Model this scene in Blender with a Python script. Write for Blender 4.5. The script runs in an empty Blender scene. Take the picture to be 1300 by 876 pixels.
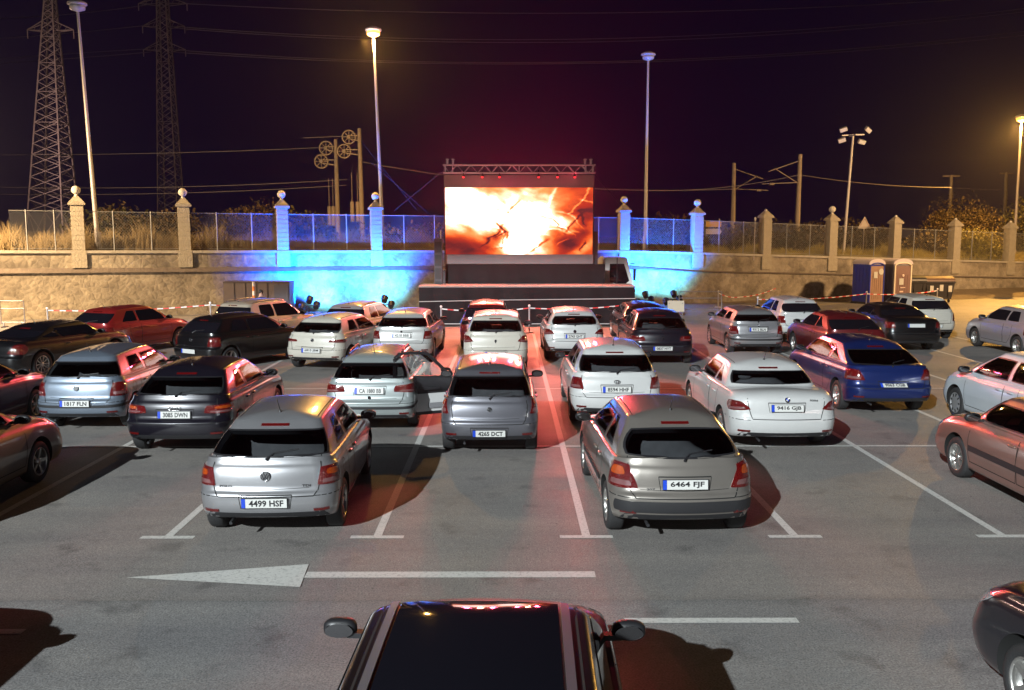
import bpy, bmesh, math, random
from mathutils import Vector, Matrix
import numpy as np
random.seed(7)
R = math.radians
scene = bpy.context.scene
col = scene.collection

# ------------------------------------------------------------------ camera
FPX, HOR, CAMH, VPX = 1150.0, 300.0, 3.6, 645.0
PITCH = math.atan((438 - HOR) / FPX)
YAW = math.atan(5 / FPX)
cd = bpy.data.cameras.new('camera'); cam = bpy.data.objects.new('camera', cd); col.objects.link(cam)
cd.sensor_width = 36; cd.lens = 36 * FPX / 1300; cd.clip_end = 3000; cd.clip_start = 0.05
cam.location = (0, 0, CAMH); cam.rotation_euler = (R(90) - PITCH, 0, -YAW)
scene.camera = cam
_M = cam.rotation_euler.to_matrix()
def ray(px, py):
    return _M @ Vector((px - 650, 438 - py, -FPX))
def at(px, py, Y):
    d = ray(px, py); k = Y / d.y
    return Vector((d.x * k, Y, CAMH + d.z * k))
def gp(px, py, z=0.0):
    d = ray(px, py); k = (z - CAMH) / d.z
    return Vector((d.x * k, d.y * k, z))

# ------------------------------------------------------------------ world
world = bpy.data.worlds.new("World"); scene.world = world; world.use_nodes = True
wt = world.node_tree; wn = wt.nodes; wl = wt.links
bg = wn['Background']
tc = wn.new('ShaderNodeTexCoord'); sp = wn.new('ShaderNodeSeparateXYZ'); wl.new(tc.outputs['Generated'], sp.inputs[0])
cr = wn.new('ShaderNodeValToRGB'); wl.new(sp.outputs['Z'], cr.inputs[0])
cr.color_ramp.elements[0].position = 0.0; cr.color_ramp.elements[0].color = (0.0026, 0.0010, 0.013, 1)
cr.color_ramp.elements[1].position = 0.35; cr.color_ramp.elements[1].color = (0.0018, 0.0004, 0.0055, 1)
wl.new(cr.outputs[0], bg.inputs[0]); bg.inputs[1].default_value = 1.0
scene.view_settings.view_transform = 'Standard'; scene.view_settings.look = 'None'
scene.view_settings.exposure = 0; scene.view_settings.gamma = 1
scene.view_settings.use_curve_mapping = False
scene.render.engine = 'CYCLES'
scene.cycles.max_bounces = 6; scene.cycles.transparent_max_bounces = 12
scene.cycles.sample_clamp_indirect = 6
HAZE = 0.00034

# ------------------------------------------------------------------ lamps of the place, and added fill lights
def lamp(name, kind, loc, power, color, target=None, size=0.3, cone=60, blend=0.3, sizey=None):
    d = bpy.data.lights.new(name, kind); o = bpy.data.objects.new(name, d); col.objects.link(o)
    d.energy = power; d.color = color; o.location = loc
    if kind in ('SPOT', 'POINT'): d.shadow_soft_size = size
    if kind == 'SPOT': d.spot_size = R(cone); d.spot_blend = blend
    if target is not None:
        o.rotation_euler = (Vector(target) - Vector(loc)).to_track_quat('-Z', 'Y').to_euler()
    return o
KEYP = Vector((-36, -58, 38))
lamp('floodlight_lamp', 'SPOT', KEYP, 6.6e5, (0.90, 0.98, 1.0), (-22.0, -29.0, 0), 0.30, 62.8, 0.04)
ORANGE = (1.0, 0.50, 0.10)
SKY_Y = 38.6       # depth of the LED screen
for px in (588, 634, 684, 730):
    lamp('added_screen_fill', 'SPOT', at(px, 226, SKY_Y - 0.55), 1500, (1.0, 0.03, 0.08), (at(px, 226, SKY_Y).x * 2.6, 0, 11), 0.14, 92, 1.0)  # red fill spots added at the truss, standing in for the screen's light
for px in (612, 708):
    lamp('added_screen_fill', 'SPOT', at(px, 226, SKY_Y - 0.55), 6500, (1.0, 0.20, 0.12), (at(px, 226, SKY_Y).x * 1.6, 33, 0), 0.14, 100, 0.9)  # orange-red fill added for the screen's glow on the ground nearby
for px, py, Y, tx in ((392, 388, 42.1, 0.2), (487, 387, 43.0, -1.0)):
    p = at(px, py, Y); lamp('uplight_lamp', 'SPOT', p + Vector((0, .34, .15)), 8000, (0.0, 0.085, 1.0), p + Vector((tx, 2.1, 2.4)), 0.08, 125, 0.7)
    p2 = p + Vector((0.3, .34, .15)); lamp('uplight_lamp', 'SPOT', p2, 1500, (0.12, 0.65, 0.9), p2 + Vector((tx, 2.4, 1.2)), 0.08, 100, 0.8)
p = at(385, 388, 42.0); lamp('uplight_lamp', 'SPOT', p + Vector((-.2, .34, .15)), 6500, (0.0, 0.10, 1.0), p + Vector((-2.9, 2.1, 2.6)), 0.08, 105, 0.8)  # extra blue light added beside the left uplight to spread the wash
for px, py, Y, tx in ((818, 381, 46.2, 0.1), (854, 380, 46.5, -0.2)):
    p = at(px, py, Y); lamp('uplight_lamp', 'SPOT', p + Vector((0, .34, .15)), 6500, (0.0, 0.09, 1.0), p + Vector((tx, 2.0, 2.2)), 0.08, 100, 0.6)
    p2 = p + Vector((0.3, .34, .15)); lamp('uplight_lamp', 'SPOT', p2, 1100, (0.12, 0.7, 0.9), p2 + Vector((tx, 2.2, 1.6)), 0.08, 95, 0.8)

# ------------------------------------------------------------------ materials
MATS = {}
def srgb(r, g, b): 
    f = lambda c: (c / 255 / 12.92) if c / 255 <= .04045 else ((c / 255 + .055) / 1.055) ** 2.4
    return (f(r), f(g), f(b))
def mat(name, base, rough=0.6, metal=0.0, coat=0.0, bump=0.0, bscale=20, vary=0.0, vscale=3, emit=None, estr=0, spec=0.5, coatr=0.05, trans=0):
    if name in MATS: return MATS[name]
    m = bpy.data.materials.new(name); m.use_nodes = True; MATS[name] = m
    n = m.node_tree.nodes; l = m.node_tree.links; b = n['Principled BSDF']
    b.inputs['Base Color'].default_value = (*base, 1); b.inputs['Roughness'].default_value = rough
    b.inputs['Metallic'].default_value = metal; b.inputs['Coat Weight'].default_value = coat
    b.inputs['Coat Roughness'].default_value = coatr; b.inputs['Specular IOR Level'].default_value = spec
    if emit: b.inputs['Emission Color'].default_value = (*emit, 1); b.inputs['Emission Strength'].default_value = estr
    if vary or bump:
        t = n.new('ShaderNodeTexCoord')
    if vary:
        no = n.new('ShaderNodeTexNoise'); no.inputs['Scale'].default_value = vscale; no.inputs['Detail'].default_value = 8
        l.new(t.outputs['Object'], no.inputs['Vector'])
        mx = n.new('ShaderNodeMix'); mx.data_type = 'RGBA'
        mx.inputs[6].default_value = (*[c * (1 - vary) for c in base], 1); mx.inputs[7].default_value = (*[min(1, c * (1 + vary)) for c in base], 1)
        l.new(no.outputs['Fac'], mx.inputs[0]); l.new(mx.outputs[2], b.inputs['Base Color'])
    if bump:
        nb = n.new('ShaderNodeTexNoise'); nb.inputs['Scale'].default_value = bscale; nb.inputs['Detail'].default_value = 6
        l.new(t.outputs['Object'], nb.inputs['Vector'])
        bp = n.new('ShaderNodeBump'); bp.inputs['Strength'].default_value = bump; bp.inputs['Distance'].default_value = 0.05
        l.new(nb.outputs['Fac'], bp.inputs['Height']); l.new(bp.outputs[0], b.inputs['Normal'])
    return m
def paint(name, base, metal=0.35, rough=0.35):
    if name in MATS: return MATS[name]
    m = mat(name, base, rough, metal, 1.0, coatr=0.04)
    n = m.node_tree.nodes; l = m.node_tree.links; b = n['Principled BSDF']
    t = n.new('ShaderNodeTexCoord'); no = n.new('ShaderNodeTexNoise'); no.inputs['Scale'].default_value = 2.2; no.inputs['Detail'].default_value = 9; no.inputs['Roughness'].default_value = .7
    l.new(t.outputs['Object'], no.inputs['Vector'])
    r = n.new('ShaderNodeMapRange'); r.inputs[1].default_value = .35; r.inputs[2].default_value = .7; r.inputs[3].default_value = 0.03; r.inputs[4].default_value = 0.17
    l.new(no.outputs['Fac'], r.inputs[0]); l.new(r.outputs[0], b.inputs['Coat Roughness'])
    mx = n.new('ShaderNodeMix'); mx.data_type = 'RGBA'; mx.inputs[6].default_value = (*base, 1); mx.inputs[7].default_value = (*[c * .8 + .003 for c in base], 1)
    l.new(no.outputs['Fac'], mx.inputs[0]); l.new(mx.outputs[2], b.inputs['Base Color'])
    return m
GLASS = mat('car_glass', (0.006, 0.006, 0.009), 0.05, 0, 0, spec=0.5)
m = mat('window_glass', (1, 1, 1)); n_ = m.node_tree.nodes; n_.remove(n_['Principled BSDF'])
_t = n_.new('ShaderNodeBsdfTransparent'); _t.inputs[0].default_value = (.60, .62, .63, 1); _g = n_.new('ShaderNodeBsdfGlossy'); _g.inputs['Roughness'].default_value = .03
_f = n_.new('ShaderNodeFresnel'); _f.inputs[0].default_value = 1.5; _x = n_.new('ShaderNodeMixShader')
for a_, b_ in ((_f.outputs[0], _x.inputs[0]), (_t.outputs[0], _x.inputs[1]), (_g.outputs[0], _x.inputs[2]), (_x.outputs[0], n_['Material Output'].inputs[0])): m.node_tree.links.new(a_, b_)
SEEG = m
CABIN = mat('cabin_lining', (.10, .10, .105), .8, vary=.3, vscale=6); SEATF = mat('seat_fabric', (.085, .085, .092), .85, vary=.3, vscale=9)
BLACK = mat('black_plastic', (0.012, 0.012, 0.014), 0.45)
TRIM = mat('dark_trim', (0.014, 0.014, 0.016), 0.6)
UNDER = mat('underbody', (0.004, 0.004, 0.004), 0.9)
RUB = mat('tyre_rubber', (0.016, 0.016, 0.017), 0.75, bump=.2, bscale=60)
ALLOY = mat('alloy', (0.55, 0.54, 0.52), 0.28, 0.9)
HUBC = mat('hubcap', (0.35, 0.35, 0.36), 0.35, 0.6)
CHROME = mat('chrome', (0.7, 0.7, 0.72), 0.1, 1.0)
TAILR = mat('tail_lens_red', (0.10, 0.003, 0.003), 0.08, 0, 1.0, bump=.5, bscale=60)
TAILO = mat('tail_lens_amber', (0.34, 0.05, 0.005), 0.1, 0, 1.0, bump=.5, bscale=60)
TAILW = mat('tail_lens_clear', (0.20, 0.09, 0.09), 0.12, .3, 1.0)
HEADL = mat('headlamp_glass', (0.5, 0.5, 0.52), 0.08, 0.5, 1.0)
PLATE = mat('plate_white', (0.50, 0.50, 0.48), 0.4)
PBLUE = mat('plate_blue', (0.01, 0.05, 0.45), 0.35)
INK = mat('plate_ink', (0.012, 0.012, 0.014), 0.5)
SEAM = mat('panel_gap', (0.006, 0.006, 0.006), 0.9)

# ------------------------------------------------------------------ mesh helpers
def new_obj(name, me, parent=None):
    o = bpy.data.objects.new(name, me); col.objects.link(o)
    if parent: o.parent = parent
    return o
def tag(o, label=None, cat=None, group=None, kind=None):
    if label: o['label'] = label
    if cat: o['category'] = cat
    if group: o['group'] = group
    if kind: o['kind'] = kind
    return o
def thing(name, label, cat, loc=(0, 0, 0), rz=0, group=None):
    o = bpy.data.objects.new(name, None); col.objects.link(o); o.location = loc; o.rotation_euler = (0, 0, rz)
    o.empty_display_size = .3
    return tag(o, label, cat, group)
class MB:
    def __init__(s): s.v = []; s.f = []; s.mi = []; s.sm = []
    def add(s, vs, fs, mi=0, smooth=False):
        b = len(s.v); s.v += [tuple(v) for v in vs]; s.f += [tuple(b + i for i in f) for f in fs]
        s.mi += [mi] * len(fs); s.sm += [smooth] * len(fs)
    def box(s, c, d, mi=0, rot=None):
        hx, hy, hz = d[0] / 2, d[1] / 2, d[2] / 2; c = Vector(c)
        vs = [Vector((x * hx, y * hy, z * hz)) for z in (-1, 1) for y in (-1, 1) for x in (-1, 1)]
        if rot is not None: vs = [rot @ v for v in vs]
        s.add([c + v for v in vs], [(0, 2, 3, 1), (4, 5, 7, 6), (0, 1, 5, 4), (2, 6, 7, 3), (0, 4, 6, 2), (1, 3, 7, 5)], mi)
    def bar(s, a, b, w, h=None, mi=0, up=(0, 0, 1)):
        a = Vector(a); b = Vector(b); h = h or w; d = (b - a)
        L = d.length
        if L < 1e-6: return
        q = d.to_track_quat('Y', 'Z').to_matrix()
        s.box((a + b) / 2, (w, L, h), mi, q)
    def tube(s, a, b, r0, r1=None, n=8, mi=0, caps=True):
        a = Vector(a); b = Vector(b); r1 = r0 if r1 is None else r1
        q = (b - a).to_track_quat('Z', 'Y').to_matrix(); vs = []
        for p, r in ((a, r0), (b, r1)):
            for i in range(n):
                t = 2 * math.pi * i / n; vs.append(p + q @ Vector((r * math.cos(t), r * math.sin(t), 0)))
        fs = [(i, (i + 1) % n, n + (i + 1) % n, n + i) for i in range(n)]
        s.add(vs, fs, mi, True)
        if caps:
            s.add(vs[:n], [tuple(range(n))[::-1]], mi); s.add(vs[n:], [tuple(range(n))], mi)
    def poly(s, pts, r, n=5, mi=0):
        for a, b in zip(pts[:-1], pts[1:]): s.tube(a, b, r, r, n, mi, False)
    def lathe(s, prof, n=16, c=(0, 0, 0), mi=0, axis='Z', smooth=True):
        c = Vector(c); vs = []
        for r, z in prof:
            for i in range(n):
                t = 2 * math.pi * i / n
                if axis == 'Z': vs.append(c + Vector((r * math.cos(t), r * math.sin(t), z)))
                else: vs.append(c + Vector((z, r * math.cos(t), r * math.sin(t))))
        fs = []
        for j in range(len(prof) - 1):
            for i in range(n):
                a = j * n + i; b_ = j * n + (i + 1) % n
                q = (a, b_, b_ + n, a + n)
                fs.append(q if axis == 'Z' else q)
        s.add(vs, fs, mi, smooth)
    def sphere(s, c, r, n=12, m=8, mi=0, sc=(1, 1, 1), p=1.0):
        c = Vector(c); vs = []; fs = []
        sg = lambda a: math.copysign(abs(a) ** p, a)
        for j in range(m + 1):
            ph = math.pi * j / m - math.pi / 2
            for i in range(n):
                th = 2 * math.pi * i / n
                vs.append(c + Vector((sg(math.cos(ph)) * sg(math.cos(th)) * r * sc[0], sg(math.cos(ph)) * sg(math.sin(th)) * r * sc[1], sg(math.sin(ph)) * r * sc[2])))
        for j in range(m):
            for i in range(n):
                fs.append((j * n + i, j * n + (i + 1) % n, (j + 1) * n + (i + 1) % n, (j + 1) * n + i))
        s.add(vs, fs, mi, True)
    def mesh(s, name, mats):
        me = bpy.data.meshes.new(name); me.from_pydata(s.v, [], s.f)
        for m in (mats if isinstance(mats, (list, tuple)) else [mats]): me.materials.append(m)
        me.polygons.foreach_set('material_index', s.mi); me.polygons.foreach_set('use_smooth', s.sm)
        me.update(); return me
    def build(s, name, mats, parent=None): return new_obj(name, s.mesh(name, mats), parent)
# ------------------------------------------------------------------ cars
def sstep(t): t = np.clip(t, 0, 1); return t * t * (3 - 2 * t)
class CarShape:
    """a car body as one stack of rings, sill to roof; local x right, y forward from the rear bumper, z up"""
    def __init__(s, **k):
        s.L = 4.0; s.W = 1.7; s.H = 1.46; s.rb = .2; s.rt = .55; s.wt = 2.3; s.yc = 3.05; s.zb = .94; s.zf = .70; s.bow = .10; s.cr = .04
        s.shelf = .05; s.rc = .26; s.wr = .20; s.wheel_r = .305; s.ax0 = .72; s.wb = 2.47; s.tuck = 0.0; s.rise = .05; s.taper = .05; s.deck = 0.0
        s.__dict__.update(k)
        s.rb = max(s.rb, .10 + s.shelf + .04)
        W2 = s.W / 2; L = s.L
        low = [(0.00, W2 - .12, .17, L - .20), (0.03, W2 - .045, .07, L - .09), (0.18, W2 - .018, .015, L - .03), (0.34, W2 - .006, 0, L), (0.47, W2, .008, L - .01),
               (0.53, W2 + .002, .012 + s.shelf, L - .03), (0.74, W2 - .008, .03 + s.shelf, L - .07), (0.92, W2 - .03, .06 + s.shelf, L - .13), (1.0, W2 - .06, .10 + s.shelf, L - .22)]
        s.keys = np.array(low)
        Vs = list(np.arange(0, 8, .5)) + [8, 8.12, 8.3, 8.5, 8.7, 8.85, 9] + list(9 + np.array([.1, .22, .36, .5, .64, .78, .88, .95, 1.0])) + list(10 + np.array([.05, .12, .22, .36, .55, .78, 1.0]))
        s.Vs = np.array(Vs)
        seg = [np.linspace(0, 1, 7)[:-1], 1 + np.linspace(0, 1, 6)[:-1], 2 + np.linspace(0, 1, 37)[:-1], 3 + np.linspace(0, 1, 6)[:-1], 4 + np.linspace(0, 1, 8)]
        s.Ss = np.concatenate(seg)
        s.T = np.array([s.ring(V) for V in s.Vs])      # [V, S, 3]
        Vf = np.concatenate([np.linspace(0, 11, 111)]); s.Vf = Vf
        s.Tf = np.array([s.ring(V) for V in Vf])
    def zs(s, y):
        t = np.clip((y - (s.yc - .35)) / (s.L - s.yc + .35), 0, 1)
        base = s.zb - .05 * np.clip((y - .3) / (s.yc), 0, 1)
        return base - (base - s.zf) * t ** 2.1
    def ze(s, y):
        ym = (s.wt + s.rt) / 2 + .25; hl = (s.wt - s.rt) / 2 + .4
        return s.H - .07 - .055 * ((y - ym) / hl) ** 2
    def keyat(s, V):
        i = int(min(max(math.floor(V), 0), 7)); t = V - i; K = s.keys
        p0 = K[max(i - 1, 0)]; p1 = K[i]; p2 = K[i + 1]; p3 = K[min(i + 2, 8)]
        if i in (4, 5) or True:
            m1 = (p2 - p0) / 2; m2 = (p3 - p1) / 2
            if i == 0: m1 = p2 - p1
            if i == 7: m2 = p2 - p1
            m1 = m1 * .7; m2 = m2 * .7
        return (2*t**3-3*t**2+1)*p1 + (t**3-2*t**2+t)*m1 + (-2*t**3+3*t**2)*p2 + (t**3-t**2)*m2
    def ring(s, V):
        W2 = s.W / 2; fr = None; k = 0; t = 0
        if V <= 8:
            f, w, yr, yf = s.keyat(V); rr = s.rc; rf = .34; fr = f
        elif V <= 9:
            t = V - 8; _, wA, yrA, yfA = s.keys[8]; wB = W2 - .105
            w = wA + (wB - wA) * t; yr = yrA + (s.rb - yrA) * t; yf = yfA + (s.yc - yfA) * t; rr = s.rc - .06 * t; rf = .34 - .1 * t
        elif V <= 10:
            t = V - 9; wB = W2 - .105; wR = W2 - .105 - s.wr
            w = wB - (wB - wR) * t ** 1.25
            yr = s.rb + (s.rt - s.rb) * t - s.cr * math.sin(math.pi * t); yf = s.yc + (s.wt - s.yc) * t + .05 * math.sin(math.pi * t)
            rr = (s.rc - .06) * (1 - .3 * t); rf = .24 * (1 - .2 * t)
        else:
            k = V - 10; wR = (W2 - .105 - s.wr); w = max(wR * (1 - k), .0); yr = s.rt + .38 * k; yf = s.wt - .42 * k; rr = (s.rc - .06) * .7 * (1 - k); rf = .192 * (1 - k)
        rr = min(rr, w * .6); rf = min(rf, w * .6)
        bow = s.bow * (1 - k); bf = (.16 if V <= 8 else .16 + .0 * t) * (1 - k)
        S = s.Ss; x = np.zeros_like(S); y = np.zeros_like(S)
        cyr = yr + bow * ((w - rr) / W2) ** 2 + rr; cyf = yf - bf * ((w - rf) / W2) ** 2 - rf
        a = S < 1; x[a] = S[a] * (w - rr); y[a] = yr + bow * (x[a] / W2) ** 2
        a = (S >= 1) & (S < 2); th = (S[a] - 1) * math.pi / 2; x[a] = w - rr + rr * np.sin(th); y[a] = cyr - rr * np.cos(th)
        a = (S >= 2) & (S < 3); x[a] = w; y[a] = cyr + (cyf - cyr) * (S[a] - 2)
        a = (S >= 3) & (S < 4); th = (S[a] - 3) * math.pi / 2; x[a] = w - rf + rf * np.cos(th); y[a] = cyf + rf * np.sin(th)
        a = S >= 4; x[a] = (5 - S[a]) * (w - rf); y[a] = yf - bf * (x[a] / W2) ** 2
        u = (y - s.L * .52) / (s.L / 2); x = x * (1 - s.taper * np.clip(np.abs(u) - .35, 0, 1) ** 1.6 * (1.0 if V > 0 else 1))
        z0 = .20 + .09 * sstep(1 - y / .75) + .02 * sstep((y - s.L + .8) / .8)
        if V <= 8:
            z = z0 + fr * (s.zs(y) - z0)
        else:
            cw = 1 - (np.abs(x) / W2) ** 2
            m = min(1.0, t * 3.0) if V <= 9 else 1.0; m = m * (2 - m)
            zB = s.zs(y) + m * (s.rise + .05 * cw)
            if V <= 9: z = zB
            elif V <= 10: z = zB * (1 - t) + s.ze(y) * t
            else: z = s.ze(y) + .07 * (1 - (1 - k) ** 2)
        return np.stack([x, y, z], 1)
    # point at (s,V) in fine table
    def colm(s, S):
        sg = 1
        if S < 0: S = -S; sg = -1
        if S > 5: S = 10 - S; sg = -sg
        i = int(np.searchsorted(s.Ss, S, 'right') - 1); i = min(max(i, 0), len(s.Ss) - 2)
        t = (S - s.Ss[i]) / (s.Ss[i + 1] - s.Ss[i]); t = min(max(t, 0), 1)
        c = s.Tf[:, i] * (1 - t) + s.Tf[:, i + 1] * t
        if sg < 0: c = c * np.array([-1, 1, 1])
        return c
    def sz(s, S, z, vmin=0):
        c = s.colm(S); zc = c[:, 2]; a = int(vmin * 10)
        idx = np.nonzero(zc[a:] >= z)[0]
        if len(idx) == 0: return c[100]
        j = idx[0] + a
        if j == 0: return c[0]
        d = zc[j] - zc[j - 1]; t = (z - zc[j - 1]) / d if d > 1e-6 else 0
        return c[j - 1] * (1 - t) + c[j] * t
    def inv(s, kind, c, z, vmin=0):
        sgn = 1
        if kind == 's': return c
        if kind == 'R': sgn = 1 if c >= 0 else -1; c = abs(c); lo, hi, ax, inc = 0, 2, 0, True
        elif kind == 'F': neg = c < 0; c = abs(c); lo, hi, ax, inc = 3, 5, 0, False
        else: lo, hi, ax, inc = 1, 4, 1, True
        for _ in range(14):
            mid = (lo + hi) / 2; v = s.sz(mid, z, vmin)[ax]
            if (v < c) == inc: lo = mid
            else: hi = mid
        r = (lo + hi) / 2
        if kind == 'F' and neg: r = 10 - r
        return r * sgn
    def P(s, S, z, off=0.0, vmin=0):
        p = s.sz(S, z, vmin)
        if off:
            e = .02
            n = np.cross(s.sz(S + e, z, vmin) - s.sz(S - e, z, vmin), s.sz(S, z + .012, vmin) - s.sz(S, z - .012, vmin))
            l = np.linalg.norm(n)
            if l > 1e-9: p = p + n / l * off
        return p
    def patch(s, mb, corners, nu=8, nv=5, off=.004, k=.3, mi=0, mirror=False, vmin=0, skirt=.012):
        C = [(s.inv(a, b, z, vmin), z) for a, b, z in corners]
        vs = []; 
        for j in range(nv + 1):
            for i in range(nu + 1):
                u = 2 * i / nu - 1; v = 2 * j / nv - 1
                uu = u * math.sqrt(1 - k * v * v / 2) ; vv = v * math.sqrt(1 - k * u * u / 2)
                uu = (uu + 1) / 2; vv = (vv + 1) / 2
                a = [(1-uu)*(1-vv), uu*(1-vv), uu*vv, (1-uu)*vv]
                S = sum(w * c[0] for w, c in zip(a, C)); z = sum(w * c[1] for w, c in zip(a, C))
                vs.append(s.P(S, z, off, vmin))
        n = nu + 1
        fs = [(j*n+i, j*n+i+1, (j+1)*n+i+1, (j+1)*n+i) for j in range(nv) for i in range(nu)]
        bd = [i for i in range(n)] + [j*n+nu for j in range(1, nv+1)] + [nv*n+i for i in range(nu-1, -1, -1)] + [j*n for j in range(nv-1, 0, -1)]
        # skirt: sink the rim into the body
        b0 = len(vs); cen = np.mean(vs, 0)
        body = np.array([0, s.L / 2, .6])
        for q in bd:
            p = np.array(vs[q]); d = body - p; d = d / np.linalg.norm(d); vs.append(p + d * skirt)
        m = len(bd)
        fk = [(bd[q], b0 + q, b0 + (q + 1) % m, bd[(q + 1) % m]) for q in range(m)]
        for sg in ((1, -1) if mirror else (1,)):
            V = [(p[0] * sg, p[1], p[2]) for p in vs]
            F = fs; K = fk
            if sg < 0: F = [f[::-1] for f in fs]; K = [f[::-1] for f in fk]
            mb.add(V, F, mi, True); mb.add(V, K, mi, False)
    def strip(s, mb, pts, w=.010, off=.0025, mi=0, mirror=False, vmin=0, n=6):
        C = [(s.inv(a, b, z, vmin), z) for a, b, z in pts]; P = []
        for a, b in zip(C[:-1], C[1:]):
            for i in range(n + (b is C[-1])):
                t = i / n; S = a[0] + (b[0] - a[0]) * t; z = a[1] + (b[1] - a[1]) * t
                p = s.P(S, z, off, vmin); q = s.P(S, z, off + .05, vmin); P.append((p, q - p))
        vs = []
        for i, (p, nn) in enumerate(P):
            d = P[min(i + 1, len(P) - 1)][0] - P[max(i - 1, 0)][0]; c = np.cross(nn, d); c = c / (np.linalg.norm(c) + 1e-9) * w / 2
            vs += [p - c, p + c]
        fs = [(2*i, 2*i+2, 2*i+3, 2*i+1) for i in range(len(P) - 1)]
        for sg in ((1, -1) if mirror else (1,)):
            V = [(v[0] * sg, v[1], v[2]) for v in vs]
            mb.add(V, [f[::-1] for f in fs] if sg > 0 else fs, mi, False)
    def shell(s):
        nV, nS, _ = s.T.shape
        bm = bmesh.new(); rows = []
        # underside: collapse to centreline first
        under = s.T[0].copy(); under[:, 0] *= 0.02; under[:, 1] = under[:, 1] * .6 + s.L * .2; under[:, 2] = .22
        allr = [under] + [s.T[i] for i in range(nV)]
        for r in allr:
            row = [bm.verts.new(p) for p in r]
            left = [bm.verts.new((-p[0], p[1], p[2])) for p in r[1:-1]]
            rows.append(row + left[::-1])
        m = len(rows[0])
        for a, b in zip(rows[:-1], rows[1:]):
            for i in range(m):
                try: bm.faces.new((a[i], a[(i + 1) % m], b[(i + 1) % m], b[i]))
                except ValueError: pass
        bmesh.ops.remove_doubles(bm, verts=bm.verts, dist=.0012)
        for f in bm.faces: f.smooth = True
        # close remaining holes (centre slit)
        be = [e for e in bm.edges if e.is_boundary]
        if be: bmesh.ops.holes_fill(bm, edges=be)
        bmesh.ops.recalc_face_normals(bm, faces=bm.faces)
        return bm

def cavity_mesh(sh, sc_=1.0):
    rows = []
    for V in (9.0, 9.25, 9.5, 9.75, 9.95, 10.1, 10.3, 10.6, 10.9):
        q = sh.ring(V).copy(); q[:, 0] *= .955 * sc_; my = (sh.rt + sh.yc) / 2; q[:, 1] = my + (q[:, 1] - my) * .965; q[:, 2] -= .045; rows.append(q)
    lo = rows[0].copy(); lo[:, 2] = .50; mid = rows[0].copy(); mid[:, 2] = np.minimum(mid[:, 2], .8); rows = [lo, mid] + rows
    bm = bmesh.new(); rr = []
    for r_ in rows:
        row = [bm.verts.new(p) for p in r_]; left = [bm.verts.new((-p[0], p[1], p[2])) for p in r_[1:-1]]; rr.append(row + left[::-1])
    m = len(rr[0])
    for a, b in zip(rr[:-1], rr[1:]):
        for i in range(m): bm.faces.new((a[i], a[(i+1) % m], b[(i+1) % m], b[i]))
    bm.faces.new(rr[0][::-1]); bm.faces.new(rr[-1])
    bmesh.ops.triangulate(bm, faces=[f for f in bm.faces if len(f.verts) > 4]); bmesh.ops.recalc_face_normals(bm, faces=bm.faces)
    me = bpy.data.meshes.new('cav'); bm.to_mesh(me); bm.free(); me.materials.append(CABIN); return me
def window_cutter(sh, wins, oo=.05):
    mb = MB()
    for corners, nu, nv, k, vmin, mir in wins:
        for sg in ((1, -1) if mir else (1,)):
            C = [(sh.inv(a, b, z, vmin), z) for a, b, z in corners]; outer = []; inner = []
            for j in range(nv + 1):
                for i in range(nu + 1):
                    u = (2 * i / nu - 1) * .945; v = (2 * j / nv - 1) * .90
                    uu = u * math.sqrt(1 - k * v * v / 2); vv = v * math.sqrt(1 - k * u * u / 2); uu = (uu + 1) / 2; vv = (vv + 1) / 2
                    a = [(1-uu)*(1-vv), uu*(1-vv), uu*vv, (1-uu)*vv]; S = sum(w * q[0] for w, q in zip(a, C)); z = sum(w * q[1] for w, q in zip(a, C))
                    outer.append(sh.P(S, z, oo, vmin)); inner.append(sh.P(S, z, -.15, vmin))
            n = nu + 1; N = len(outer); vs = [(p[0] * sg, p[1], p[2]) for p in outer + inner]
            fs = [(j*n+i, j*n+i+1, (j+1)*n+i+1, (j+1)*n+i) for j in range(nv) for i in range(nu)]; fs += [tuple(N + q for q in f[::-1]) for f in fs]
            bd = [i for i in range(n)] + [j*n+nu for j in range(1, nv+1)] + [nv*n+i for i in range(nu-1, -1, -1)] + [j*n for j in range(nv-1, 0, -1)]
            for q in range(len(bd)): a, b = bd[q], bd[(q+1) % len(bd)]; fs.append((a, N + a, N + b, b))
            if sg < 0: fs = [f[::-1] for f in fs]
            mb.add(vs, fs, 0)
    return mb.mesh('wc', [BLACK])
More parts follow.
